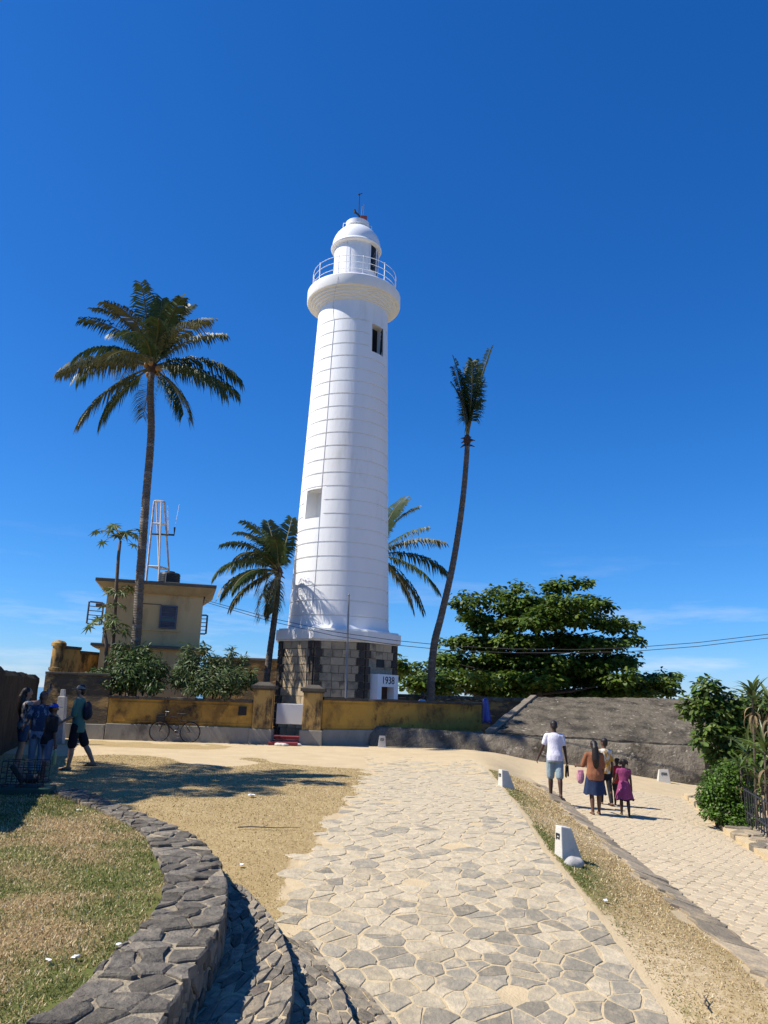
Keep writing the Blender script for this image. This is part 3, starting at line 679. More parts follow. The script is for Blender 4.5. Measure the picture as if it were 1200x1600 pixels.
# ================================================================== LIGHTHOUSE
TX, TY = -1.93, 36.0
lh = empty('lighthouse', (TX, TY, 0), label='tall white tapering lighthouse on an octagonal stone base dated 1938', cat='lighthouse')
def ang(deg, r, z=0.0):       # 0 = towards the photographer, positive = to the right
    a = R(deg); return Vector((TX + r*math.sin(a), TY - r*math.cos(a), z))
OCT = [-62, -17, 28, 73, 118, 163, 208, 253]
RB, BH = 2.86, 4.0
core = MB(); core.prism([tuple(ang(a, RB-0.06).xy) for a in OCT], -0.3, BH); core.build('base_core', M['mortar_grey'], lh)
rest = MB()
for fi in range(8):
    A, B = ang(OCT[fi], RB), ang(OCT[(fi+1) % 8], RB); d = (B-A); W = d.length; d.normalize(); nrm = Vector((d.y, -d.x, 0))
    if nrm.dot(A-Vector((TX, TY, 0))) < 0: nrm = -nrm
    n_c = 12; ch = BH/n_c
    for c in range(n_c):
        z0, z1 = c*ch+0.012, (c+1)*ch-0.012
        q = 0.36 if c % 2 == 0 else 0.24; q2 = 0.24 if c % 2 == 0 else 0.36
        n_m = 3 if c % 2 else 4; w0, w1 = q+0.03, W-q2-0.03
        cuts = [w0+(w1-w0)*i/n_m + (random.uniform(-.08, .08) if 0 < i < n_m else 0) for i in range(n_m+1)]
        segs = [(0.03, q-0.012, 'quoin')]+[(cuts[i]+0.01, cuts[i+1]-0.01, 'ashlar') for i in range(n_m)]+[(W-q2+0.012, W-0.03, 'quoin')]
        for s0, s1, kind in segs:
            if fi == 2:   # the porch covers the middle of this face
                if z0 < 2.75 and s1 > 0.42 and s0 < W-0.34: continue
                if 3.0 < (z0+z1)/2 < 3.35 and s0 < 1.30 and s1 > 0.80: continue
            dep = 0.045 if kind == 'quoin' else 0.012+random.uniform(0, 0.008)
            mid = A + d*((s0+s1)/2) + nrm*(dep/2-0.06) + Vector((0, 0, (z0+z1)/2))
            Mx = Matrix((d, nrm, Vector((0, 0, 1)))).transposed()
            tgt = MB() if fi in (0, 1, 2, 7) else rest
            if tgt is rest: rest.mi = 1 if kind == 'quoin' else 0
            tgt.box(mid, (s1-s0, 0.10+dep, z1-z0), M=Mx)
            if tgt is not rest: tgt.build('quoin_block' if kind == 'quoin' else 'stone_block', M[kind], lh, bevel=0.02 if kind == 'quoin' else 0.006)
tag(rest.build('stone_block_field', [M['ashlar'], M['quoin']], lh), kind='stuff')
cor = MB(); cor.prism([tuple(ang(a, RB+0.06).xy) for a in OCT], BH, BH+0.07); cor.prism([tuple(ang(a, RB+0.17).xy) for a in OCT], BH+0.07, BH+0.48)
cor.prism([tuple(ang(a, RB+0.05).xy) for a in OCT], BH+0.48, BH+0.56)
cor.build('base_cornice', M['gallery_white'], lh, bevel=0.015)
# shaft with scored courses and two window openings
Z0, Z1 = BH+0.56, 20.75
rz = lambda z: 2.34 + (1.765-2.34)*(z-4.6)/(20.8-4.6)
SEG = 144
W1 = dict(a=-40.0, half=5, z0=9.60, z1=10.98, dep=0.75); W2 = dict(a=48.5, half=5, z0=18.05, z1=19.55, dep=0.50)
rows = [(Z0, 0.10), (Z0+0.10, 0.05), (Z0+0.22, 0.0)]
for k in range(23):
    zc = 5.15+0.657*k
    rows += [(zc-0.034, 0.0), (zc-0.022, -0.045), (zc+0.022, -0.045), (zc+0.034, 0.0)]
for w in (W1, W2): rows += [(w['z0'], 0.0), (w['z1'], 0.0)]
rows += [(Z1, 0.0)]
rows = sorted(rows); rows = [r for i, r in enumerate(rows) if i == 0 or r[0]-rows[i-1][0] > 0.004]
for w in (W1, W2): w['k'] = round(w['a']/(360/SEG)); w['ks'] = set((w['k']+i) % SEG for i in range(-w['half'], w['half']))
shaft = MB(); vs = []
for z, o_ in rows:
    for k in range(SEG):
        near = any(w['z0']-0.1 < z < w['z1']+0.1 and min((k-w['k']) % SEG, (w['k']-k) % SEG) <= w['half']+2 for w in (W1, W2))
        vs.append(ang(k*360/SEG, rz(z)+(0 if near and o_ < 0 else o_), z))
fs = []
for i in range(len(rows)-1):
    zc = (rows[i][0]+rows[i+1][0])/2
    for k in range(SEG):
        if any(w['z0'] < zc < w['z1'] and k in w['ks'] for w in (W1, W2)): continue
        fs.append((i*SEG+k, i*SEG+(k+1) % SEG, (i+1)*SEG+(k+1) % SEG, (i+1)*SEG+k))
shaft.add(vs, fs)
for w in (W1, W2):            # reveals: four flat jambs running straight into the wall
    st = 360/SEG; a0, a1 = (w['k']-w['half'])*st, (w['k']+w['half'])*st; am = (a0+a1)/2
    inw = -(ang(am, 1)-Vector((TX, TY, 0))).normalized()*w['dep']
    front = []; kk = [a0+(a1-a0)*i/10 for i in range(11)]
    low = [ang(a, rz(w['z0']), w['z0']) for a in kk]; hi = [ang(a, rz(w['z1']), w['z1']) for a in kk]
    dirm = inw.normalized(); ctr = ang(am, rz(w['z0']), 0)
    def back(p): return p - dirm*((p-ctr).dot(dirm)) + inw
    for rowp in (low, hi):
        v2 = rowp + [back(p) for p in rowp]; shaft.add(v2, [(i, i+1, 12+i, 11+i) for i in range(10)])
    for j in (0, 10):
        shaft.add([low[j], hi[j], back(hi[j]), back(low[j])], [(0, 1, 2, 3)])
    w['back'] = [back(low[0]), back(low[10]), back(hi[10]), back(hi[0])]; w['dirm'] = dirm; w['am'] = am
shaft.build('tower_shaft', M['plaster_white'], lh, smooth=True)
b0, b1, b2, b3 = W1['back']
pane = MB(); u = (b1-b0); pane.add([b0+W1['dirm']*-0.02, b1-W1['dirm']*0.02, b2-W1['dirm']*0.02, b3-W1['dirm']*0.02], [(0, 1, 2, 3)])
wn1 = pane.build('window', M['gallery_white'], lh)
op = MB(); e = -W1['dirm']*0.035; op.add([b0+u*0.52+e, b1+e, b2+e, b3+u*0.52+e], [(0, 1, 2, 3)]); op.build('opening', M['husk'], wn1)
b0, b1, b2, b3 = W2['back']
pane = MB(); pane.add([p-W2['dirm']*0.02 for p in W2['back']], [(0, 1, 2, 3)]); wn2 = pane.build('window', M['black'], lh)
# casement standing open in the upper window: a grid of bars
cm = MB(); hinge = ang(W2['am']+9, rz(19)-0.02, 0); vdir = Vector((-math.sin(R(12)), -math.cos(R(12)), 0)).normalized(); vdir = (vdir*0.9 + Vector((0.35, 0, 0))).normalized()
base0 = hinge - vdir*0.42
for i in range(4): cm.tube([base0+vdir*0.62*i/3+Vector((0, 0, 18.2)), base0+vdir*0.62*i/3+Vector((0, 0, 19.4))], 0.022, 4)
for i in range(6): cm.tube([base0+Vector((0, 0, 18.2+1.2*i/5)), base0+vdir*0.62+Vector((0, 0, 18.2+1.2*i/5))], 0.022, 4)
cm.build('casement', M['dark_metal'], wn2)
gl = MB(); gl.add([base0+Vector((0, 0, 18.2)), base0+vdir*0.62+Vector((0, 0, 18.2)), base0+vdir*0.62+Vector((0, 0, 19.4)), base0+Vector((0, 0, 19.4))], [(0, 1, 2, 3)]); gl.build('pane', M['glass_dark'], wn2)
# gallery
c0 = (TX, TY, 0); GZ = 21.78
prof = [(1.74, 20.70), (1.86, 20.72), (1.88, 20.82), (1.98, 20.83), (2.00, 20.93), (2.09, 20.94), (2.11, 21.04), (2.20, 21.05), (2.22, 21.15), (2.36, 21.16), (2.39, 21.22), (2.39, GZ-0.06), (2.34, GZ), (0.5, GZ+0.02)]
g = MB(); g.lathe(prof, 96, c0, cap=True); gal = g.build('gallery', M['gallery_white'], lh, smooth=True)
rail = empty('railing', (0, 0, 0)); rail.parent = lh
for k in range(11):
    a = -160+k*33+8; p = ang(a, 2.14, GZ-0.02); mb = MB(); mb.tube([p, p+Vector((0, 0, 1.12))], 0.026, 6); mb.build('post', M['white_metal'], rail)
for h in (0.36, 0.72, 1.06):
    mb = MB(); mb.tube([ang(a, 2.14, GZ+h) for a in range(-160, 181, 5)], 0.015, 5); mb.build('rail', M['white_metal'], rail)
# lantern room
lan = MB(); lan.lathe([(1.17, GZ), (1.17, GZ+0.72), (1.13, GZ+0.74), (1.13, 24.36)], 64, c0); room = lan.build('lantern_room', M['plaster_white'], lh, smooth=True)
lb = MB(); lb.lathe([(1.20, GZ+0.02), (1.20, GZ+0.74), (1.175, GZ+0.76)], 64, c0, cap=False); lb.build('lilac_band', M['lilac_white'], room, smooth=True)
for a0, a1, mt, nm, z0, z1 in ((42, 66, 'black', 'doorway', 22.9, 24.3), (69, 88, 'glass_dark', 'lantern_pane', 22.9, 24.3), (91, 112, 'glass_dark', 'lantern_pane', 22.9, 24.3)):
    mb = MB(); aa = np.linspace(a0, a1, 6); mb.add([ang(a, 1.142, z0) for a in aa]+[ang(a, 1.142, z1) for a in aa], [(i, i+1, 7+i, 6+i) for i in range(5)]); mb.build(nm, M[mt], room)
for a in (41.5, 67.5, 89.5):
    mb = MB(); mb.tube([ang(a, 1.16, 22.85), ang(a, 1.16, 24.33)], 0.035, 6); mb.build('mullion', M['white_metal'], room)
sc = MB()
for i in range(5): sc.tube([ang(44+i*0.1, 1.10, 23.0+i*0.05), ang(62, 1.19, 22.95+0.3*i)], 0.012, 4)
sc.build('door_bracing', M['grey_metal'], room)
dm = MB(); pr = [(1.10, 24.34), (1.30, 24.36), (1.33, 24.42), (1.29, 24.50)]
for t in np.linspace(0, 1, 9): pr.append((1.25*math.cos(t*1.12)+0.02, 24.52+1.22*math.sin(t*1.12)/math.sin(1.12)*0.92))
pr += [(0.50, 25.68), (0.50, 25.78), (0.60, 25.79), (0.62, 26.0), (0.56, 26.04), (0.15, 26.10), (0.12, 26.2)]
dm.lathe(pr, 64, c0); dome = dm.build('dome', M['white_metal'], lh, smooth=True)
hd = MB()
for a in (-80, 95):
    hd.tube([ang(a, 0.60, 25.98), ang(a, 0.74, 25.96), ang(a, 0.76, 25.72), ang(a, 0.62, 25.60)], 0.022, 6)
hd.build('dome_handle', M['white_metal'], dome)
vn = MB(); p = Vector((TX+0.05, TY, 26.15))
vn.tube([p, p+Vector((-0.02, 0, 1.75))], 0.02, 5); vn.tube([p+Vector((0.12, 0, 0)), p+Vector((0.16, 0, 0.95))], 0.014, 5); vn.tube([p+Vector((0.22, 0, 0)), p+Vector((0.25, 0, 1.1))], 0.008, 5)
vn.tube([p+Vector((-0.24, 0, 0.62)), p+Vector((0.14, 0, 0.26))], 0.05, 6); vn.tube([p+Vector((-0.26, 0, 0.72)), p+Vector((-0.2, 0, 0.55))], 0.07, 6)
vn.tube([p+Vector((-0.10, 0, 1.66)), p+Vector((0.12, 0, 1.74))], 0.03, 5)
van = vn.build('wind_vane', M['dark_metal'], lh)
vb = MB(); vb.box(p+Vector((0.26, 0, 0.24)), (0.34, 0.14, 0.26)); vb.build('beacon_box', M['rust_red'], van, bevel=0.02)
# lightning cable down the shaft
cb = MB(); pts = [ang(-20, 1.20, 24.3), ang(-20, 1.22, GZ+0.05), ang(-17, 2.36, GZ+0.03), ang(-17, 2.42, 21.3), ang(-22, 2.2, 21.0), ang(-31, 1.81, 20.4), ang(-30, 1.80, 19.9)]
pts += [ang(-27+0.3*math.sin(z), rz(z)+0.012, z) for z in np.arange(19.5, 5.0, -0.5)]
cb.tube(pts, 0.0085, 5); cb.build('conductor_cable', M['cable_pale'], lh)
# porch with the date
A, B = ang(OCT[2], RB), ang(OCT[3], RB); d = (B-A).normalized(); nrm = Vector((d.y, -d.x, 0)); W = (B-A).length
if nrm.dot(A-Vector((TX, TY, 0))) < 0: nrm = -nrm
Mx = Matrix((d, nrm, Vector((0, 0, 1)))).transposed(); pc = A + d*(W*0.53)
po = MB(); PW, PH, OW, OH = 1.42, 2.70, 0.86, 2.18
for s in (-1, 1): po.box(pc+d*(s*(OW/2+(PW-OW)/4))+nrm*0.16+Vector((0, 0, PH/2-0.1)), ((PW-OW)/2, 0.42, PH+0.2), M=Mx)
po.box(pc+nrm*0.16+Vector((0, 0, (PH+OH)/2)), (OW-0.002, 0.42, PH-OH), M=Mx)
porch = po.build('porch', M['white_metal'], lh)
dr = MB(); dr.box(pc-nrm*0.03+Vector((0, 0, OH/2)), (OW, 0.04, OH), M=Mx); dr.build('door', M['husk'], porch)
tx = bpy.data.curves.new('date', 'FONT'); tx.body = '1938'; tx.size = 0.44; tx.align_x = 'CENTER'; tx.align_y = 'CENTER'; tx.extrude = 0.006; tx.offset = 0.0
to = bpy.data.objects.new('t', tx); COL.objects.link(to); dgx = bpy.context.evaluated_depsgraph_get(); tme = bpy.data.meshes.new_from_object(to.evaluated_get(dgx)); bpy.data.objects.remove(to)
tme.materials.clear(); tme.materials.append(M['black'])
do = link('date_lettering', tme, porch); tp = pc + nrm*0.378 + Vector((0, 0, 2.44)) - Vector((TX, TY, 0))
do.matrix_local = Matrix.Translation(tp) @ Matrix((d, Vector((0, 0, 1)), nrm)).transposed().to_4x4()
vt = MB(); vt.box(A+d*1.06-nrm*0.05+Vector((0, 0, 3.17)), (0.46, 0.05, 0.34), M=Mx); vt.build('vent_hole', M['black'], lh)

fp = empty('flagpole', (-1.27, 32.4, 0), label='thin bare grey flagpole in front of the lighthouse base', cat='pole')
mb = MB(); mb.tube([(-1.27, 32.4, 0), (-1.36, 32.4, 5.85)], [0.05, 0.035], 8); mb.build('shaft', M['grey_metal'], fp)
mb = MB(); mb.sphere((-1.36, 32.4, 5.88), 0.05, 8, 6); mb.build('finial', M['grey_metal'], fp)
mb = MB(); mb.tube([(-2.92, 32.3, 0), (-2.95, 32.3, 3.6)], [0.03, 0.022], 6); tag(mb.build('iron_rod', M['dark_metal']), 'short dark upright rod just behind the right gate pillar', 'pole')

# ================================================================== FORECOURT WALLS
def wall_seg(mb, p, q, thick, z0, z1, off=0.0):
    p, q = Vector((p[0], p[1], 0)), Vector((q[0], q[1], 0)); d = (q-p).normalized(); n = Vector((-d.y, d.x, 0))
    a, b_ = p-n*off, q-n*off; poly = [tuple(a.xy), tuple(b_.xy), tuple((b_+n*(thick+2*off)).xy), tuple((a+n*(thick+2*off)).xy)]
    mb.prism(poly, z0, z1); return mb
def ochre_wall(name, p, q, top, label, plinth=0.54, thick=0.32, body='yellow_wall', panel=True):
    w = empty(name, (p[0], p[1], 0), label=label, cat='wall')
    wall_seg(MB(), p, q, thick, plinth-0.02, top-0.10).build('wall_body', M[body], w)
    wall_seg(MB(), p, q, thick, -0.4, plinth, 0.10).build('plinth', M['plinth_grey'], w, bevel=0.02)
    P, Q = Vector((*p, 0)), Vector((*q, 0)); d = (Q-P).normalized(); n = max(2, int((Q-P).length/0.9))
    for i in range(n):       # coping slabs, slightly uneven
        a = P+(Q-P)*(i/n)+d*0.006; b_ = P+(Q-P)*((i+1)/n)-d*0.006; dz = random.uniform(-0.012, 0.012)
        wall_seg(MB(), a.xy, b_.xy, thick, top-0.10+0.003, top+dz, 0.07).build('coping_slab', M['coping'], w, bevel=0.02)
    if panel:                # raised string course and shallow panel edges on the face
        nn = Vector((d.y, -d.x, 0)); mb = MB()
        for zc in (plinth+0.10, top-0.22):
            c = (P+Q)/2+nn*0.012; mb.box((c.x, c.y, zc), ((Q-P).length-0.3, 0.03, 0.035), M=Matrix((d, -nn, Vector((0, 0, 1)))).transposed())
        mb.build('string_course', M[body], w)
    return w
def pillar(x0, x1, y, top, label):
    w = empty('gate_pillar', ((x0+x1)/2, y, 0), label=label, cat='pillar', group='gate pillars'); c = (x0+x1)/2; s = x1-x0
    mb = MB(); mb.box((c, y+s/2, (top-0.22+0.5)/2), (s, s, top-0.22-0.5)); mb.build('pillar_shaft', M['pillar_wall'], w, bevel=0.02)
    mb = MB(); mb.box((c, y+s/2, 0.08), (s+0.14, s+0.14, 0.86)); mb.build('plinth', M['plinth_grey'], w, bevel=0.02)
    mb = MB(); mb.box((c, y+s/2, top-0.20), (s+0.08, s+0.08, 0.05)); mb.box((c, y+s/2, top-0.12), (s+0.22, s+0.22, 0.115))
    h = (s+0.10)/2; mb.add([(c-h, y+s/2-h, top-0.06), (c+h, y+s/2-h, top-0.06), (c+h, y+s/2+h, top-0.06), (c-h, y+s/2+h, top-0.06), (c-h*.5, y+s/2-h*.5, top+0.06), (c+h*.5, y+s/2-h*.5, top+0.06), (c+h*.5, y+s/2+h*.5, top+0.06), (c-h*.5, y+s/2+h*.5, top+0.06)],
        [(0, 1, 5, 4), (1, 2, 6, 5), (2, 3, 7, 6), (3, 0, 4, 7), (4, 5, 6, 7)]); mb.build('cap', M['coping'], w, bevel=0.015)
    return w
pillar(-4.36, -3.72, 27.9, 2.06, 'stained ochre gate pillar on the left of the gateway')
pillar(-2.64, -1.98, 28.2, 2.02, 'stained ochre gate pillar on the right of the gateway')
wl1 = ochre_wall('boundary_wall', (-9.30, 27.55), (-4.38, 27.98), 1.48, 'yellow ochre boundary wall behind the parked bicycle')
mb = MB(); mb.box((-4.72, 27.93, 1.10), (0.28, 0.06, 0.30), rz=0.09); mb.build('vent_hole', M['black'], wl1)
ochre_wall('boundary_wall', (-1.96, 28.62), (4.25, 32.3), 1.66, 'stained ochre boundary wall right of the gateway, below the lighthouse door', body='yellow_wall')
ochre_wall('boundary_wall', (-11.6, 27.50), (-9.32, 27.55), 2.22, 'tall black-stained boundary wall section beside the granite post', plinth=0.5, body='mossy', panel=False)
# wall returning behind the right-hand boundary wall, and the brown rampart wall beyond it
bw = empty('rear_wall', (0.4, 38.5, 0), label='low brown stone wall behind the boundary wall and the leaning palm', cat='wall')
wall_seg(MB(), (0.9, 38.6), (7.6, 36.6), 0.5, -1, 1.75).build('wall_body', M['mossy'], bw); wall_seg(MB(), (0.9, 38.6), (7.6, 36.6), 0.5, 1.752, 1.93, 0.06).build('coping', M['rampart'], bw, bevel=0.04)
fw = empty('rear_wall', (-8, 40, 0), label='dark distant wall seen between the oleander and the lighthouse', cat='wall')
wall_seg(MB(), (-8.6, 39.5), (-4.6, 39.5), 0.5, -1, 3.3).build('wall_body', M['mossy'], fw); wall_seg(MB(), (-8.6, 39.5), (-4.6, 39.5), 0.5, 3.302, 3.45, 0.06).build('coping', M['coping'], fw, bevel=0.03)
# gateway floor, white parapet, dark things beside it
mb = MB(); mb.box((-3.2, 28.5, 0.06), (1.0, 1.9, 0.10)); tag(mb.build('red_step', M['carpet'], bevel=0.02), 'dull red painted step inside the gateway', 'step')
mb = MB(); mb.box((-3.2, 29.9, 0.16), (1.3, 0.9, 0.12)); tag(mb.build('red_step', M['carpet'], bevel=0.02), 'upper dull red step just behind the gateway threshold', 'step')
mb = MB(); a, b_ = at(434, 1100, 31.5), at(467, 1131, 31.5); mb.box(((a.x+b_.x)/2+0.1, 31.6, (a.z+b_.z)/2), (b_.x-a.x+0.25, 0.22, a.z-b_.z+0.05)); tag(mb.build('white_parapet', M['gallery_white'], bevel=0.02), 'small white parapet seen through the gateway at the lighthouse foot', 'parapet')
mb = MB(); a = at(450, 1152, 27.6); 
for i in range(7): mb.sphere((a.x+random.uniform(-.4, .35), 27.5+random.uniform(-.2, .2), 0.04), (random.uniform(.10, .2), 0.12, 0.06), 8, 5)
tag(mb.build('plaster_lumps', M['concrete_light']), 'pale crumbled plaster at the gateway threshold', 'rubble')

# black weathered wall on the far left
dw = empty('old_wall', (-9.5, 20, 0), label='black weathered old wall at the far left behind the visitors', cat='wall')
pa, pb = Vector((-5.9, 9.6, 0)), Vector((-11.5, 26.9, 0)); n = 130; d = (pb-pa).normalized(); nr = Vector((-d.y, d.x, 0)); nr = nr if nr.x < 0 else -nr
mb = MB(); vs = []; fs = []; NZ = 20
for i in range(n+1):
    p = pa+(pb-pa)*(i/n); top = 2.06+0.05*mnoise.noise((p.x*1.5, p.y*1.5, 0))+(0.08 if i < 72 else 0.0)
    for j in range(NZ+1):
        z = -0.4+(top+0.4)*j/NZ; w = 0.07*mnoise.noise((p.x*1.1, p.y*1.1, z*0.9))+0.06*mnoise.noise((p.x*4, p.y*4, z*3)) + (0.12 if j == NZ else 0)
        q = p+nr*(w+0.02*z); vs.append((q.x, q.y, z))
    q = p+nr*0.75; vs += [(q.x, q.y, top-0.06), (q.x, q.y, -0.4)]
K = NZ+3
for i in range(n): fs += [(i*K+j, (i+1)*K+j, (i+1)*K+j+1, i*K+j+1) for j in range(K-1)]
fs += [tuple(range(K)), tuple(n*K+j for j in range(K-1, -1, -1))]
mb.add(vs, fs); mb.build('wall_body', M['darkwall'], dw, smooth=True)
# rounded column and curved parapet behind the stained wall
cx, cy = at(88, 1040, 29.6).x, 29.6
colm = empty('parapet_wall', (cx, cy, 0), label='ochre curved parapet ending in a rounded column, left of the house', cat='wall')
mb = MB(); mb.lathe([(0.24, 0.5), (0.24, 2.3), (0.27, 2.32), (0.27, 2.40), (0.22, 2.42), (0.21, 3.18), (0.27, 3.2), (0.27, 3.3), (0.20, 3.38), (0.05, 3.42)], 20, (cx, cy, 0)); mb.build('column', M['pillar_wall'], colm, smooth=True)
pts = [(cx+0.1, cy+0.1, 3.25), (cx+0.5, cy+0.9, 3.15), (cx+0.95, cy+1.9, 2.98), (cx+1.3, cy+3.2, 2.92), (cx+1.9, cy+4.4, 2.92)]
mb = MB(); cp = MB()
for i in range(4):
    p, q = pts[i], pts[i+1]; wall_seg(mb, p[:2], q[:2], 0.25, 0.2, (p[2]+q[2])/2-0.08); wall_seg(cp, p[:2], q[:2], 0.25, (p[2]+q[2])/2-0.078, (p[2]+q[2])/2+0.03, 0.05)
mb.build('parapet_body', M['pillar_wall'], colm); cp.build('coping', M['coping'], colm)

# ================================================================== RAMPART
lw = empty('rampart_wall', (6, 28, -0.4), label='long low mottled stone wall with rounded top beside the lower path', cat='wall')
bpx = [(578, 1163, 1131), (640, 1168, 1135), (720, 1174, 1141), (800, 1182, 1147), (880, 1191, 1152), (965, 1200, 1157), (1040, 1209, 1161), (1105, 1217, 1164)]
cl = []
for px, py, pt in bpx:
    yl = 29.3-1.2*(px-578)/527; g_ = at(px, py, yl); tp = at(px, pt+3, yl+0.5); cl.append((g_.x, yl, tp.z))
xs = [c[0] for c in cl]; n = 110; vs = []; fs = []
sect = [(0.0, -0.6), (0.0, 0.0), (0.05, 0.2), (0.11, 0.4), (0.18, 0.6), (0.26, 0.8), (0.36, 0.94), (0.50, 1.02), (0.68, 1.0), (0.80, 0.94), (0.86, 0.7), (0.9, -0.6)]
for i in range(n+1):
    x = xs[0]+(xs[-1]-xs[0])*i/n; y = np.interp(x, xs, [c[1] for c in cl]); zt = np.interp(x, xs, [c[2] for c in cl]); zb = tz(x, y)
    if i < 2: zt -= 0.10*(2-i)*0.5
    for o_, h in sect:
        z = zb+(zt-zb)*h if h > 0 else zb+h
        w = 0.07*mnoise.noise((x*1.6, o_*3, z*2.2))+0.035*mnoise.noise((x*5, o_*5, z*6))
        vs.append((x, y+o_-w, z+0.05*mnoise.noise((x*1.1, 3.3, o_*2))))
K = len(sect)
for i in range(n): fs += [(i*K+j, (i+1)*K+j, (i+1)*K+j+1, i*K+j+1) for j in range(K-1)]
fs += [tuple(range(K)), tuple(n*K+j for j in range(K-1, -1, -1))]
mb = MB(); mb.add(vs, fs); mb.build('wall_body', M['rampart_low'], lw, smooth=True)
gl_ = empty('rampart_slope', (9, 32, 0), label='broad sloping mass of mottled rampart stone below the big tree', cat='rampart')
_yw = lambda px: float(np.interp(at(px, 1150, 30).x, xs, [c[1] for c in cl])); f0, f1 = at(768, 1144, _yw(768)+0.95), at(1112, 1166, _yw(1112)+0.95); k0, k1 = at(835, 1089, 34.8), at(1190, 1093, 34.8)
nu, nv = 120, 60; vs = []; fs = []
for j in range(nv+1):
    t = j/nv
    for i in range(nu+1):
        s = i/nu; fx = 768+344*s; p = at(fx, 1144+22*s, _yw(fx)+0.95)*(1-t)+(k0*(1-s)+k1*s)*t
        z = p.z+0.025*mnoise.noise((p.x*0.9, p.y*0.9, 0))+0.03*mnoise.noise((p.x*2.7, p.y*2.7, 5))+0.035*mnoise.noise((p.x*6, p.y*6, 9))
        vs.append((p.x, p.y, z))
I = lambda i, j: j*(nu+1)+i
for j in range(nv):
    for i in range(nu): fs.append((I(i, j), I(i+1, j), I(i+1, j+1), I(i, j+1)))
nb = len(vs); border = [I(i, 0) for i in range(nu+1)]+[I(nu, j) for j in range(1, nv+1)]+[I(i, nv) for i in range(nu-1, -1, -1)]+[I(0, j) for j in range(nv-1, 0, -1)]
for q in border: vs.append((vs[q][0], vs[q][1], -1.6))
nB = len(border)
fs += [(border[(k+1) % nB], border[k], nb+k, nb+(k+1) % nB) for k in range(nB)]
mb = MB(); mb.add(vs, fs); mb.build('slope_body', M['rampart'], gl_, smooth=True)
mb = MB(); a, b_ = f0+Vector((-0.05, 0, 0.02)), k0+Vector((-0.05, 0, 0.04))
for i in range(9):
    p = a+(b_-a)*(i/9); q = a+(b_-a)*((i+0.97)/9); dd = random.uniform(-.05, .05)
    mb.add([p+Vector((-.16+dd, 0, -.7)), p+Vector((.16, 0, -.7)), p+Vector((.16, 0, .06)), p+Vector((-.16+dd, 0, .05)), q+Vector((-.16+dd, 0, -.7)), q+Vector((.16, 0, -.7)), q+Vector((.16, 0, .06)), q+Vector((-.16+dd, 0, .05))],
           [(0, 1, 2, 3), (7, 6, 5, 4), (0, 4, 5, 1), (1, 5, 6, 2), (2, 6, 7, 3), (3, 7, 4, 0)])
mb.build('edge_stone', M['rampart_edge'], gl_, bevel=0.03)

# ================================================================== HOUSE
HX0, HX1, HY, HD = -11.0, -7.12, 31.0, 3.6
hs = empty('house', ((HX0+HX1)/2, HY, 0), label='small two storey tan house with dark flat eaves and a roof tank', cat='house')
HC = (HX0+HX1)/2; HW = HX1-HX0
mb = MB(); mb.box((HC+0.02, HY+HD/2, 1.5), (HW-0.05, HD, 3.6)); low = mb.build('lower_wall', M['tan_wall'], hs)
mb = MB(); mb.box((HC, HY+HD/2+0.04, 4.55), (HW-0.14, HD-0.1, 2.5)); upw = mb.build('upper_wall', M['tan_wall'], hs)
mb = MB(); mb.box((HC, HY+HD/2, 3.36), (HW+0.60, HD+0.60, 0.11)); mb.build('floor_ledge', M['eave'], hs, bevel=0.03)
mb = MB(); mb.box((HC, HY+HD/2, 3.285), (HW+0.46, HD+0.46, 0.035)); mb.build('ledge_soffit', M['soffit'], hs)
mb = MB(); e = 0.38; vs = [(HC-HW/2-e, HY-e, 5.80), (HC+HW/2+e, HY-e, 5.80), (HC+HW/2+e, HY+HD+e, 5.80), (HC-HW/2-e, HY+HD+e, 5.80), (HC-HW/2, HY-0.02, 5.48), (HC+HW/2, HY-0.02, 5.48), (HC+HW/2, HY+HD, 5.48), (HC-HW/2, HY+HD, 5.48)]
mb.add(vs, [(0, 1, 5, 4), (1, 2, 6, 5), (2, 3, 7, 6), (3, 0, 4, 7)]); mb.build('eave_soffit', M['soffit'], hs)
mb = MB(); mb.box((HC, HY+HD/2, 5.87), (HW+2*e+0.04, HD+2*e+0.04, 0.135)); roof = mb.build('roof', M['eave'], hs, bevel=0.03)
a, b_ = at(251, 945, HY), at(273.5, 982, HY)
wx0, wx1, wz0, wz1 = a.x, b_.x, b_.z, a.z; yw = HY+0.05
fr = MB()
for x in (wx0+0.03, wx1-0.03): fr.box((x, yw, (wz0+wz1)/2), (0.07, 0.09, wz1-wz0))
for z in (wz0+0.03, wz1-0.03, (wz0+wz1)/2): fr.box(((wx0+wx1)/2, yw, z), (wx1-wx0-0.14, 0.085, 0.06))
win = fr.build('window', M['shutter'], hs)
for i in range(4):
    z = wz0+0.08+(wz1-wz0-0.16)*(i+0.5)/4; 
    if i == 1: continue
    mb = MB()
    for k in range(3): mb.box(((wx0+wx1)/2, yw+0.012, z+(k-1)*0.075), (wx1-wx0-0.15, 0.03, 0.06), M=Matrix.Rotation(0.5, 3, 'X'))
    mb.build('louvre', M['shutter'], win)
mb = MB(); mb.box(((wx0+wx1)/2, yw+0.035, (wz0+wz1)/2), (wx1-wx0-0.1, 0.02, wz1-wz0-0.1)); mb.build('pane', M['glass_dark'], win)
mb = MB(); mb.box(((wx0+wx1)/2-0.3, HY+0.07, wz0-0.08), (wx1-wx0+1.0, 0.10, 0.06)); mb.build('sill', M['tan_wall'], hs)
mb = MB(); mb.box((wx0-0.45, HY+0.085, wz1+0.02), (0.95, 0.04, 0.03)); mb.build('panel_edge', M['eave'], hs)
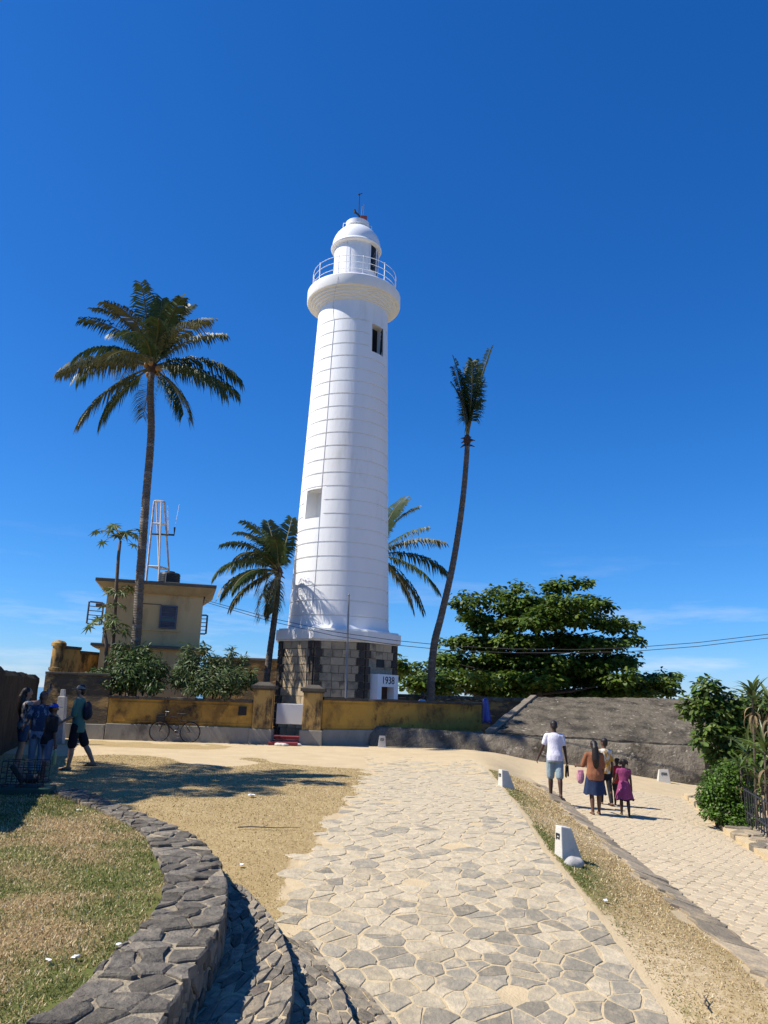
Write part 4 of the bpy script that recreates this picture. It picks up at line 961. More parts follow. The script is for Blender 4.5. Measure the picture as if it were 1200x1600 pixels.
def casement(px0, py0, px1, py1, Y, name, rot):
    a, b_ = at(px0, py0, Y), at(px1, py1, Y); w = b_.x-a.x; h = a.z-b_.z; mb = MB(); cz = (a.z+b_.z)/2; d = Vector((math.cos(rot), math.sin(rot), 0)); o_ = Vector((a.x if rot < 1.5 else b_.x, Y, cz)); w = w/abs(math.cos(rot))
    Mx = Matrix((d, Vector((-d.y, d.x, 0)), Vector((0, 0, 1)))).transposed()
    for i in (0, 1): mb.box(o_+d*(w*i), (0.06, 0.05, h), M=Mx)
    for i in range(6): mb.box(o_+d*(w/2)+Vector((0, 0, h*(i/5-0.5))), (w-0.06, 0.045, 0.06 if i in (0, 5) else 0.03), M=Mx)
    return mb.build(name, M['shutter'], hs)
casement(316, 960, 329, 990, HY+1.0, 'open_casement', R(-25)); casement(152, 944, 168, 978, HY+0.6, 'open_casement', R(205))
mb = MB(); mb.box((HX0-0.18, HY+1.0, 4.98), (0.42, 0.5, 0.10)); mb.build('window_hood', M['eave'], hs)
hs.rotation_euler = (0, 0, R(14))
tk = at(265, 900, HY+1.0)
tank = empty('water_tank', (tk.x, HY+1.0, 5.94), label='black plastic water tank on the house roof', cat='tank')
mb = MB(); pr = [(0.40, 5.94), (0.43, 5.97)]
for i in range(5): z = 5.99+i*0.085; pr += [(0.43, z), (0.445, z+0.02), (0.445, z+0.05), (0.43, z+0.07)]
pr += [(0.44, 6.42), (0.40, 6.47), (0.22, 6.50), (0.21, 6.545), (0.05, 6.56)]
mb.lathe(pr, 28, (tk.x, HY+1.0, 0)); mb.build('tank_body', M['tank'], tank, smooth=True)
mb = MB(); mb.tube([(tk.x-0.02, HY+0.55, 5.9), (tk.x-0.02, HY+0.54, 6.4), (tk.x+0.05, HY+0.7, 6.5)], 0.02, 6); mb.build('pipe', M['grey_metal'], tank)
# steel mast on the roof
YM = HY+2.2
ms = empty('steel_mast', (at(248, 900, YM).x, YM, 5.9), label='tapering four legged steel mast standing on the house roof', cat='mast')
ft = [at(229, 903, YM-0.5), at(249, 905, YM-0.5), at(268, 903, YM+0.5), at(252, 905, YM+0.5)]; tp_ = [at(241, 783, YM-0.15), at(252, 784, YM-0.15), at(257, 784, YM+0.15), at(245, 782, YM+0.15)]
for i in range(4):
    f = Vector(ft[i]); f.z = 5.9; mb = MB(); mb.tube([f, tp_[i]], 0.045, 6); mb.build('leg', M['mast_white'] if i % 2 else M['mast_rust'], ms)
for t in (0.25, 0.74, 1.0):
    ring = [Vector((ft[i].x, ft[i].y, 5.9))*(1-t)+tp_[i]*t for i in range(4)]; mb = MB()
    for i in range(4): mb.tube([ring[i], ring[(i+1) % 4]], 0.04, 6)
    mb.build('cross_brace', M['mast_rust'] if t == 1.0 else M['mast_white'], ms)
mb = MB(); q = [at(234, 834, YM), at(272, 836, YM), at(273, 824, YM)]; mb.tube(q, 0.045, 6); arm = mb.build('antenna_arm', M['dark_metal'], ms)
mb = MB(); mb.tube([at(273, 826, YM), at(280, 788, YM)], 0.008, 4); mb.tube([at(263, 834, YM), at(262, 790, YM)], 0.02, 5); mb.build('whip_antenna', M['white_metal'], arm)
# overhead cables from the house to a pole out of view on the right
for k, (name, lab) in enumerate((('overhead_cable', 'upper of two thin cables running from the house past the lighthouse'), ('overhead_cable', 'lower of two thin cables running from the house past the lighthouse'))):
    pts = []
    for px, py, Y in ((322, 938+3*k, 30.8), (420, 965+5*k, 30.3), (520, 987+6*k, 29.8), (620, 1001+7*k, 29.3), (700, 1009+7*k, 28.9), (800, 1014+6*k, 28.4), (900, 1015+5*k, 27.9), (985, 1012+6*k, 27.4), (1090, 1004+6*k, 26.9), (1200, 991+6*k, 26.4), (1400, 962+6*k, 25.4)):
        pts.append(at(px, py, Y))
    mb = MB(); mb.tube(pts, 0.011, 4); tag(mb.build(name, M['dark_metal']), lab, 'cable', 'overhead cables')

# ================================================================== PALMS
def frond_mesh(name, length, e0, droop, leaf, pairs=66, hang=0.6, seed=0, mats=None, ragged=0.1, fold=0.0, sidew=0.0, bare=0.16):
    rd = random.Random(seed); mb = MB(); n = 14; pts = []; p = Vector((0, 0, 0)); dirs = []
    for i in range(n+1):
        t = i/n; a = e0-droop*t**1.35; yaw = sidew*t*t; d = Vector((math.cos(a)*math.cos(yaw), math.cos(a)*math.sin(yaw), math.sin(a))); dirs.append(d); pts.append(p.copy()); p = p+d*(length/n)
    mb.mi = 1; mb.tube(pts, [0.042*(1-0.85*i/n)+0.006 for i in range(n+1)], 5); mb.mi = 0
    for k in range(pairs):
        t = bare+(1-bare)*(k+0.5)/pairs; f = t*n; i = min(int(f), n-1); b0 = pts[i].lerp(pts[i+1], f-i); d = dirs[i].lerp(dirs[i+1], f-i).normalized()
        side0 = Vector((0, 0, 1)).cross(d)
        if side0.length < 0.1: side0 = Vector((0, 1, 0))
        side0.normalize(); up = d.cross(side0)
        prof = (0.55+1.1*t) if t < 0.4 else (1.0 if t < 0.7 else 1.0-(t-0.7)*1.7)
        for s in (-1, 1):
            if rd.random() < ragged: continue
            ln = leaf*prof*rd.uniform(0.8, 1.1); fw = 0.28+0.50*t+rd.uniform(-.10, .10)
            dv = (side0*s*(1-0.35*fold)+d*fw+up*(0.30-0.2*fold)).normalized()
            g = hang*rd.uniform(0.7, 1.3)
            m1 = b0+dv*(ln*0.5)+Vector((0, 0, -g*ln*0.2)); tp = b0+dv*(ln*(0.95-0.2*g))+Vector((0, 0, -g*ln*0.78))
            w = 0.032*rd.uniform(0.8, 1.2); wd = (d*0.8+up*0.5).normalized()
            b = b0-Vector((0, 0, 0))
            mb.add([b-wd*w*0.5, b+wd*w*0.5, m1+wd*w, m1-wd*w, tp], [(0, 1, 2, 3), (3, 2, 4)])
    return mb.mesh(name, mats or [M['frond'], M['rachis']])
def make_palm(label, base, bends, r0, r1, fronds, leaf=0.55, coconuts=0, husk=0.0, group='coconut palms', bare=0.16):
    base = Vector(base); t = empty('coconut_palm', base, label=label, cat='palm tree', group=group)
    n = len(bends); pts = [Vector(b) for b in bends]
    # smooth the trunk line
    sp = []
    for i in range(n-1):
        p0, p1, p2, p3 = pts[max(i-1, 0)], pts[i], pts[i+1], pts[min(i+2, n-1)]
        for k in range(8):
            u = k/8; sp.append(0.5*((2*p1)+(p2-p0)*u+(2*p0-5*p1+4*p2-p3)*u*u+(3*p1-p0-3*p2+p3)*u**3))
    sp.append(pts[-1]); m_ = len(sp)
    fine = []; rad = []
    for i in range(m_-1):
        L_ = (sp[i+1]-sp[i]).length; k = max(2, int(L_/0.09))
        for j in range(k):
            u = (i+j/k)/(m_-1); fine.append(sp[i].lerp(sp[i+1], j/k)); rad.append((r0+(r1-r0)*u**0.7+0.06*max(0, 0.08-u)/0.08)*(1+(0.035 if (len(fine) % 2) else -0.02)+random.uniform(-.01, .01)))
    fine.append(sp[-1]); rad.append(r1)
    mb = MB(); mb.tube(fine, rad, 12); mb.build('trunk', M['bark_palm'], t, smooth='all')
    top = pts[-1]
    for i, (az, e0, dr, ln, hang, dry) in enumerate(fronds):
        me = frond_mesh('frond', ln, R(e0), R(dr), leaf*random.uniform(0.9, 1.1), hang=hang, seed=i*7+int(base.x*100), ragged=0.06+0.12*random.random(), mats=[M['frond_dry'] if dry else M['frond'], M['rachis']], sidew=random.uniform(-.3, .3), bare=bare)
        o = link('frond', me, t); o.location = top-base+Vector((0, 0, 0.05)); o.rotation_euler = (random.uniform(-.25, .25), 0, R(az))
    if coconuts:
        for i in range(coconuts):
            a = random.random()*6.28; mb = MB(); mb.sphere(top+Vector((0.26*math.cos(a), 0.26*math.sin(a), random.uniform(-.25, .12))), (0.11, 0.11, 0.14), 10, 8); mb.build('coconut', M['coconut'], t, smooth='all')
    hk = MB()
    for i in range(16):
        a = i*2.399; ln = random.uniform(0.25, 0.6)+husk; p = top+Vector((0, 0, random.uniform(-.3, .1)-husk*0.4)); q = p+Vector((math.cos(a)*ln*0.55, math.sin(a)*ln*0.55, random.uniform(-.3, .45)*ln)); hk.tube([p, p.lerp(q, .5)+Vector((0, 0, .06)), q], [0.07, 0.05, 0.015], 5)
    hk.sphere(top, (r1*1.6, r1*1.6, 0.3), 10, 8); hk.build('husk', M['husk'], t)
    return t
# az: 0 = right in the picture, 180 = left, 90 = away, 270 = towards the camera
YP = 29.3
b1_ = [at(208, 1075, YP), at(212, 1010, YP), at(219, 900, YP), at(228, 780, YP), at(236, 680, YP), at(235, 610, YP), at(238, 575, YP)]
b1_[0].z = 0.0
make_palm('tall coconut palm with a full crown rising in front of the house', b1_[0], b1_, 0.20, 0.13,
    [(172, 71, 70, 3.78, 0.60, 0), (120, 87, 35, 3.58, 0.48, 0), (60, 84, 40, 3.67, 0.48, 0), (25, 75, 65, 3.78, 0.60, 0), (290, 81, 60, 3.48, 0.60, 0), (200, 57, 75, 3.53, 0.72, 0), (150, 59, 60, 3.44, 0.72, 0), (8, 51, 55, 3.35, 0.72, 0), (330, 49, 70, 3.53, 0.84, 1),
     (183, 18, 62, 3.91, 0.96, 1), (192, 8, 50, 3.63, 0.96, 1), (165, 24, 75, 3.81, 0.96, 0), (355, 20, 70, 3.91, 0.96, 0), (12, 8, 60, 3.81, 0.96, 0), (345, 2, 58, 3.63, 1.08, 0), (205, -32, 42, 3.72, 1.08, 1), (188, -40, 38, 3.16, 1.08, 0), (340, -38, 38, 2.79, 0.96, 0), (90, 30, 80, 3.53, 0.84, 0), (270, 30, 85, 3.35, 0.84, 0), (240, 64, 80, 3.35, 0.72, 1), (110, 5, 70, 3.35, 0.96, 0), (75, 69, 60, 3.67, 0.60, 0), (310, 69, 75, 3.48, 0.60, 0), (225, 20, 80, 3.35, 0.84, 0), (135, 35, 75, 3.44, 0.84, 0), (155, 79, 55, 3.39, 0.60, 0), (40, 88, 30, 3.58, 0.48, 0), (100, 88, 20, 3.48, 0.48, 0), (280, 59, 95, 2.98, 0.84, 0), (255, 10, 70, 2.79, 0.96, 1)], 0.92, coconuts=6)
YP = 34.8
b2_ = [at(412, 1090, YP), at(419, 1040, YP), at(427, 980, YP), at(433, 930, YP), at(435, 895, YP)]; b2_[0].z = 0
make_palm('short coconut palm close to the left side of the lighthouse', b2_[0], b2_, 0.155, 0.125,
    [(170, 70, 75, 3.0, 0.6, 0), (120, 80, 40, 2.9, 0.5, 0), (95, 82, 30, 3.0, 0.5, 0), (195, 55, 85, 3.1, 0.7, 0), (150, 40, 90, 3.1, 0.8, 0), (185, 30, 95, 3.2, 0.8, 0), (178, 5, 75, 3.0, 0.9, 1), (200, -20, 55, 2.8, 0.9, 1), (120, 74, 45, 2.6, 0.6, 0), (100, 70, 60, 2.7, 0.7, 0), (262, 62, 80, 2.6, 0.7, 0), (245, 35, 90, 3.0, 0.8, 0), (235, 40, 90, 2.8, 0.8, 1), (225, 5, 80, 2.8, 0.9, 0), (255, -10, 70, 2.4, 0.9, 1), (230, -60, 25, 2.2, 0.9, 1), (285, -70, 15, 2.0, 0.9, 1), (90, 45, 80, 2.9, 0.7, 0), (135, 65, 60, 3.0, 0.6, 0), (220, 68, 60, 3.0, 0.6, 0)], 0.80)
YP = 41.0
b3_ = [at(560, 1080, YP), at(575, 1000, YP), at(585, 930, YP), at(588, 868, YP)]; b3_[0].z = 0
make_palm('coconut palm mostly hidden behind the right side of the lighthouse', b3_[0], b3_, 0.2, 0.15,
    [(60, 82, 40, 4.0, 0.5, 0), (20, 68, 45, 3.9, 0.5, 0), (5, 45, 35, 3.2, 0.7, 0), (350, 30, 52, 3.9, 0.8, 1), (8, 12, 62, 4.2, 0.9, 0), (355, -8, 55, 4.0, 0.9, 0), (12, -34, 40, 4.0, 0.9, 0), (340, -42, 38, 3.6, 0.9, 1), (170, 50, 70, 3.2, 0.7, 0), (150, 20, 70, 3.0, 0.8, 0), (100, 60, 60, 3.4, 0.6, 0), (45, 76, 30, 3.8, 0.5, 0), (270, 40, 80, 3.0, 0.7, 0)], 0.95)
YP = 35.4
b4_ = [at(672, 1120, YP), at(673, 1080, YP), at(678, 1010, YP), at(690, 960, YP), at(708, 880, YP), at(722, 790, YP), at(729, 715, YP), at(730, 688, YP)]; b4_[0].z = -0.1
make_palm('slender leaning coconut palm with a narrow upright tuft of fronds', b4_[0], b4_, 0.205, 0.115,
    [(10, 81, 10, 4.9, 0.3, 0), (350, 86, 18, 4.4, 0.4, 0), (165, 87, 14, 4.1, 0.4, 0), (195, 84, 20, 3.7, 0.6, 0), (90, 87, 8, 4.4, 0.3, 0), (10, 84, 26, 3.4, 0.9, 0), (260, 85, 24, 3.8, 0.7, 0), (175, 86, 30, 2.9, 0.9, 0)], 0.95, husk=0.12, bare=0.24)
# palms beyond the left edge of the view; their shadows fall on the lawn
for bx, by, hh, lab in ((-13.2, 15.2, 9.6, 'coconut palm beyond the old wall at the far left'), (-14.3, 13.4, 8.8, 'second coconut palm beyond the old wall at the far left')):
    make_palm(lab, (bx, by, 0), [(bx, by, 0), (bx+0.3, by, 3), (bx+0.5, by+0.1, 6.5), (bx+0.6, by, hh)], 0.2, 0.14,
        [(a+random.uniform(-12, 12), e, 75, 3.6, 0.8, 0) for a, e in [(i*36, 20+25*(i % 3)) for i in range(14)]], 0.9, group='palms beyond the old wall')

# ================================================================== LEAFY CROWNS
def foliage(name, pads, n, ln, wd, cols, parent, mt, upbias=0.6, droop=0.25, fold=True, outward=0.5):
    """pads: (centre, radii, weight). One leaf = two tapered quads with a fold"""
    w = np.array([p[2] for p in pads], float); w /= w.sum(); pick = rng.choice(len(pads), n, p=w)
    C = np.array([tuple(p[0]) for p in pads])[pick]; Rr = np.array([tuple(p[1]) for p in pads])[pick]
    d = rng.normal(size=(n, 3)); d /= np.linalg.norm(d, axis=1)[:, None]; rad = rng.random((n, 1))**0.45
    P = C + d*Rr*rad
    # normal: mostly up with scatter; leaf axis: outwards and drooping
    nr = d*outward + np.array([0, 0, upbias]) + rng.normal(size=(n, 3))*0.38; nr /= np.linalg.norm(nr, axis=1)[:, None]
    ax = d*np.array([1, 1, 0.35]) + rng.normal(size=(n, 3))*0.5 + np.array([0, 0, -droop]); ax -= nr*np.sum(ax*nr, 1)[:, None]; ax /= np.linalg.norm(ax, axis=1)[:, None]
    sd = np.cross(nr, ax); s = rng.uniform(0.65, 1.2, (n, 1)); l = ln*s; wv = wd*s
    b = P; m1 = P+ax*l*0.38+nr*l*0.03; m2 = P+ax*l*0.74; tip = P+ax*l-nr*l*0.10
    V = np.stack([b-sd*wv*0.14, b+sd*wv*0.14, m1-sd*wv*0.42, m1+sd*wv*0.42, m2-sd*wv*0.5-nr*wv*0.12, m2+sd*wv*0.5-nr*wv*0.12, tip-sd*wv*0.06, tip+sd*wv*0.06], 1).reshape(-1, 3)
    k = np.arange(n)[:, None]*8
    F_ = np.concatenate([k+np.array([[0, 1, 3, 2]]), k+np.array([[2, 3, 5, 4]]), k+np.array([[4, 5, 7, 6]])], 0)
    c = np.array(cols)[rng.integers(0, len(cols), n)]*rng.uniform(0.75, 1.25, (n, 1))
    return big_mesh(name, V, F_, mt, parent, np.repeat(c, 8, 0))
YT = 46.0
tr = empty('almond_tree', (at(835, 1090, YT).x, YT, -1.0), label='large spreading dark green tree with tiered branches behind the rampart', cat='tree')
tb = Vector((at(835, 1090, YT).x, YT, -1.0))
padpx = [(745, 940, 26, 11), (785, 926, 20, 11), (815, 916, 14, 10), (876, 916, 26, 12), (903, 912, 16, 9), (845, 945, 26, 9), (860, 955, 40, 11), (820, 940, 30, 10), (890, 940, 34, 11), (930, 945, 28, 9), (800, 950, 38, 10), (735, 965, 28, 8), (770, 975, 42, 11), (840, 970, 46, 12), (905, 970, 44, 11), (960, 978, 26, 8),
    (715, 1000, 26, 8), (745, 1005, 40, 11), (810, 1003, 48, 13), (880, 1003, 48, 13), (945, 1005, 42, 11), (982, 1000, 18, 6), (720, 1030, 42, 12), (790, 1032, 54, 14), (865, 1032, 56, 14), (935, 1035, 46, 12), (975, 1030, 24, 7), (700, 1055, 30, 10), (760, 1060, 50, 13), (830, 1062, 56, 14), (900, 1062, 56, 13), (960, 1062, 40, 10),
    (1010, 1062, 34, 8), (1045, 1056, 20, 6), (1010, 1078, 36, 8), (640, 1050, 28, 10), (660, 1066, 34, 10), (625, 1035, 14, 8), (690, 1078, 40, 10), (780, 1082, 60, 10), (880, 1084, 60, 10), (960, 1084, 50, 8), (1050, 1082, 14, 5), (690, 1030, 20, 8)]
pads = []; mpp = (YT-1)/FPX
for px, py, rx, rzz in padpx:
    for k in range(2):
        dy = random.uniform(-2.6, 2.2) if rx > 30 else random.uniform(-1.2, 1.2)
        c = at(px+random.uniform(-12, 12), py+random.uniform(-5, 5), YT+dy); pads.append((c, (rx*mpp*0.9, rx*mpp*0.8, rzz*mpp*1.0), rx*rx))
        for q in range(3):
            a = random.uniform(0, 6.28); cc = c+Vector((math.cos(a)*rx*mpp*0.85, math.sin(a)*rx*mpp*0.7, random.uniform(-.4, .35))); pads.append((cc, (rx*mpp*0.4, rx*mpp*0.4, 0.32), rx*rx*0.22))
foliage('crown', pads, 46000, 0.31, 0.18, [(0.065, 0.115, 0.014), (0.095, 0.15, 0.02), (0.05, 0.088, 0.012), (0.125, 0.17, 0.026)], tr, M['almond_leaf'], upbias=1.0, outward=0.35)
mb = MB(); mb.tube([tb, tb+Vector((0.1, 0, 2)), tb+Vector((0.3, 0, 5)), tb+Vector((0.3, 0, 7.2))], [0.45, 0.36, 0.2, 0.04], 10); mb.build('trunk', M['bark'], tr, smooth='all')
lb = MB()
for c, r, w in pads[::4]:
    if c.z > 6.3: continue
    z0 = max(1.2, c.z-0.2-0.35*abs(c.x-tb.x)*0.25); p = tb+Vector((0.25, 0, z0+1.0)); p.z = z0-0.3; q_ = p.lerp(c, 0.86)-Vector((0, 0, 0.12)); lb.tube([p, p.lerp(q_, 0.5)-Vector((0, 0, 0.1)), q_], [0.08, 0.05, 0.015], 5)
lb.build('limbs', M['bark'], tr)

# oleander bushes behind the yellow wall
def bush(name, label, cat, pads, n, ln, wd, cols, stems=8, mt='shrub_leaf', upbias=0.5, z0=0.0, droop=0.0, group=None, outward=0.5):
    c = sum((Vector(p[0]) for p in pads), Vector())/len(pads); t = empty(name, (c.x, c.y, z0), label=label, cat=cat, group=group)
    foliage('foliage', pads, n, ln, wd, cols, t, M[mt], upbias=upbias, droop=droop, outward=outward)
    mb = MB()
    for i in range(stems):
        p = Vector(random.choice(pads)[0]); q = Vector((c.x+(p.x-c.x)*0.35, c.y+random.uniform(-.2, .2), z0)); mb.tube([q, q.lerp(p, .5)+Vector((0, 0, .1)), p], [0.04, 0.03, 0.012], 5)
    mb.build('stem', M['bark'], t); return t
def P(px, py, Y, rx, rzz, ry=None, w=None):
    k = Y/FPX; return (at(px, py, Y), (rx*k, (ry or rx)*k, rzz*k), w or rx*rzz)
OL = [(0.045, 0.085, 0.02), (0.065, 0.115, 0.028), (0.03, 0.06, 0.014), (0.11, 0.14, 0.045)]
bush('oleander_bush', 'dark oleander bush spilling over the wall below the tall palm', 'bush', [P(205, 1055, 28.3, 38, 26), P(165, 1058, 28.2, 22, 14), P(235, 1050, 28.4, 24, 30), P(200, 1030, 28.6, 30, 14), P(180, 1070, 28.0, 26, 12), P(240, 1072, 27.9, 18, 10), P(150, 1052, 28.2, 10, 8), P(190, 1015, 28.7, 14, 14), P(225, 1020, 28.7, 12, 14), P(255, 1045, 28.5, 8, 12)], 5200, 0.20, 0.045, OL, z0=0)
bush('oleander_bush', 'brighter oleander bush with upright shoots near the left gate pillar', 'bush', [P(335, 1060, 28.4, 48, 22), P(300, 1050, 28.4, 26, 26), P(370, 1062, 28.3, 28, 18), P(297, 1028, 28.5, 16, 18), P(330, 1035, 28.6, 12, 16), P(350, 1040, 28.6, 14, 14), P(380, 1035, 28.6, 7, 14), P(310, 1078, 28.0, 24, 8), P(345, 1080, 28.0, 30, 8), P(278, 1062, 28.3, 10, 16), P(292, 1012, 28.6, 6, 10), P(362, 1022, 28.7, 5, 12), P(393, 1058, 28.3, 7, 16), P(320, 1012, 28.7, 5, 12)], 5600, 0.23, 0.045, [(0.06, 0.095, 0.028), (0.085, 0.125, 0.04), (0.04, 0.07, 0.022), (0.12, 0.145, 0.06)], z0=0)
# flowers
# papaya
def papaya(base, pts, crowns, label):
    t = empty('papaya_tree', base, label=label, cat='tree'); mb = MB(); mb.tube(pts, [0.09-0.035*i/(len(pts)-1) for i in range(len(pts))], 8); mb.build('trunk', M['bark'], t, smooth='all')
    lm = MB(); vs = [(0, 0, 0)]; fs = []
    lobes = 7
    for i in range(lobes*2+1):
        a = R(-140+280*i/(lobes*2)); r = (0.36 if i % 2 else 0.13)*(1-0.25*abs(a)/2.44); vs.append((r*math.cos(a), r*math.sin(a), -0.12*r*r*6 if i % 2 else 0.0))
    fs = [(0, i, i+1) for i in range(1, lobes*2+1)]; lm.add(vs, fs); lme = lm.mesh('leaf', M['papaya_leaf'])
    for c, n, ln, sc in crowns:
        c = Vector(c)
        for i in range(n):
            a = i*2.399+random.uniform(-.3, .3); e = random.uniform(-0.25, 0.75); q = c+Vector((math.cos(a)*math.cos(e), math.sin(a)*math.cos(e), math.sin(e)))*ln*random.uniform(0.6, 1.05)
            st = MB(); st.tube([c, c.lerp(q, .6)+Vector((0, 0, .08)), q], 0.012, 4); so = st.build('leaf_stalk', M['rachis'], t)
            o = link('leaf', lme, t); o.location = q-Vector(base); o.rotation_euler = (random.uniform(-.5, .5), random.uniform(0.2, 0.9), a); s = sc*random.uniform(0.8, 1.2); o.scale = (s, s, s)
Yp = 29.6; pb_ = at(172, 1045, Yp); pb_.z = 1.0
papaya(pb_, [pb_, at(176, 1010, Yp), at(181, 930, Yp), at(185, 870, Yp), at(188, 845, Yp)], [(at(188, 838, Yp), 16, 0.95, 1.15), (at(182, 925, Yp), 10, 0.5, 0.95), (at(180, 945, Yp), 6, 0.45, 0.8)], 'tall papaya tree with a flat leafy top left of the tall palm')
pb2 = at(165, 1040, Yp-0.3); pb2.z = 1.0
papaya(pb2, [pb2, at(167, 1010, Yp-0.3), at(162, 980, Yp-0.3)], [(at(165, 975, Yp-0.3), 13, 0.62, 1.0), (at(180, 990, Yp-0.3), 6, 0.5, 0.9)], 'young papaya plant with drooping leaves against the house corner')

# vegetation at the right edge
zg = -1.0
bush('broadleaf_tree', 'glossy broad leaved small tree leaning over the end of the low wall', 'tree', [P(1105, 1075, 21, 22, 20), P(1090, 1105, 21, 26, 22), P(1125, 1110, 21, 26, 26), P(1150, 1100, 21, 24, 22), P(1110, 1140, 20.8, 24, 16), P(1140, 1150, 20.8, 30, 22), P(1095, 1160, 20.5, 14, 10), P(1165, 1140, 21, 24, 30), P(1130, 1180, 20.8, 28, 18), P(1185, 1120, 21.4, 30, 40), P(1180, 1190, 20.2, 26, 30), P(1195, 1235, 19.6, 24, 26), P(1160, 1215, 20.0, 22, 24)], 5600, 0.20, 0.085, [(0.055, 0.10, 0.015), (0.08, 0.135, 0.02), (0.035, 0.065, 0.012), (0.12, 0.16, 0.03)], z0=zg, upbias=0.7)
bush('green_shrub', 'bright green rounded shrub on the stone ledge right of the lower path', 'bush', [P(1135, 1225, 18.5, 36, 30), P(1115, 1240, 18.3, 24, 20), P(1155, 1240, 18.4, 24, 24), P(1150, 1205, 18.6, 26, 18), P(1125, 1258, 18.2, 26, 14), P(1160, 1262, 18.2, 26, 14), P(1112, 1272, 18.0, 18, 9), P(1145, 1280, 18.0, 26, 10), P(1170, 1282, 18.0, 18, 10), P(1100, 1250, 18.2, 12, 14)], 10500, 0.075, 0.035, [(0.06, 0.12, 0.012), (0.09, 0.165, 0.02), (0.045, 0.09, 0.01)], z0=zg, upbias=0.6)
def strap_mesh(L_, w, bend, mt):
    mb = MB(); n = 6; vs = []
    for i in range(n+1):
        t = i/n; a = 0.9-bend*t; 
        x = L_*(t-0.12*bend*t*t); z = L_*(0.75*t-0.62*bend*t*t); ww = w*(0.5+1.4*t if t < 0.35 else 1.0-(t-0.35)/0.65*0.97)
        vs += [(x, -ww, z+ww*0.3), (x, 0, z), (x, ww, z+ww*0.3)]
    fs = []
    for i in range(n): k = i*3; fs += [(k, k+1, k+4, k+3), (k+1, k+2, k+5, k+4)]
    mb.add(vs, fs); return mb.mesh('strap_leaf', mt)
SM = [strap_mesh(0.72, 0.045, b_, M['strap_leaf']) for b_ in (0.5, 0.9, 1.3)]; SD = [strap_mesh(0.62, 0.035, b_, M['strap_dry']) for b_ in (1.8, 2.1)]
def dracaena(base, heads, label):
    t = empty('dracaena_plant', base, label=label, cat='plant', group='strap leaved plants'); base = Vector(base)
    for c, n, nd, s in heads:
        c = Vector(c); mb = MB(); mb.tube([base+Vector((random.uniform(-.1, .1), 0, 0)), base.lerp(c, .55)+Vector((random.uniform(-.08, .08), 0, 0)), c], [0.026, 0.022, 0.02], 6); mb.build('stem', M['bark'], t)
        for i in range(n+nd):
            dr_ = i >= n; me = random.choice(SD if dr_ else SM); o = link('leaf', me, t); o.location = c-base+Vector((0, 0, random.uniform(-.25, .05) if not dr_ else random.uniform(-.6, -.2)))
            o.rotation_euler = (random.uniform(-.3, .3), random.uniform(-0.75, 0.35) if not dr_ else random.uniform(0.5, 1.0), i*2.399); q = s*random.uniform(0.8, 1.15); o.scale = (q, q, q)
Yd = 17.6
def base_of(px, Y): p = at(px, 1250, Y); return (p.x, Y, -1.1)
dracaena(base_of(1182, Yd), [(at(1176, 1082, Yd), 26, 14, 0.85)], 'tall strap leaved plant with brown dead leaves at the right edge')
dracaena(base_of(1200, Yd-0.6), [(at(1205, 1100, Yd-0.6), 22, 14, 0.9), (at(1195, 1165, Yd-0.6), 22, 4, 0.9)], 'strap leaved plant leaning out of view at the right edge')
dracaena(base_of(1165, Yd+0.5), [(at(1168, 1165, Yd+0.5), 22, 6, 0.8), (at(1158, 1195, Yd+0.5), 16, 6, 0.7)], 'low strap leaved plant above the bright green shrub')
dracaena(base_of(1192, Yd-0.2), [(at(1188, 1205, Yd-0.2), 22, 10, 0.8)], 'strap leaved plant low beside the iron fence')

# ================================================================== PEOPLE
def capsule(mb, p, q, r0, r1, seg=10):
    p, q = Vector(p), Vector(q); d = q-p; L_ = d.length
    if L_ < 1e-5: mb.sphere(p, r0, seg, 6); return
    d.normalize(); pts = []; rr = []
    for k in range(4): a = math.pi/2*(1-k/3); pts.append(p-d*(r0*math.sin(a))); rr.append(max(r0*math.cos(a), 1e-4))
    for k in range(4): a = math.pi/2*k/3; pts.append(q+d*(r1*math.sin(a))); rr.append(max(r1*math.cos(a), 1e-4))
    mb.tube(pts, rr, seg)
def fuse(mb, name, mt, parent, voxel=0.012, smooth=4):
    """one continuous closed surface from overlapping volumes"""
    me = mb.mesh(name, mt); o = bpy.data.objects.new(name, me); COL.objects.link(o)
    md = o.modifiers.new('r', 'REMESH'); md.mode = 'VOXEL'; md.voxel_size = voxel
    sm = o.modifiers.new('s', 'SMOOTH'); sm.factor = 0.5; sm.iterations = smooth
    bake(o, None); o.data.materials.clear(); o.data.materials.append(mt)
    o.data.polygons.foreach_set('use_smooth', [True]*len(o.data.polygons)); o.parent = parent; return o
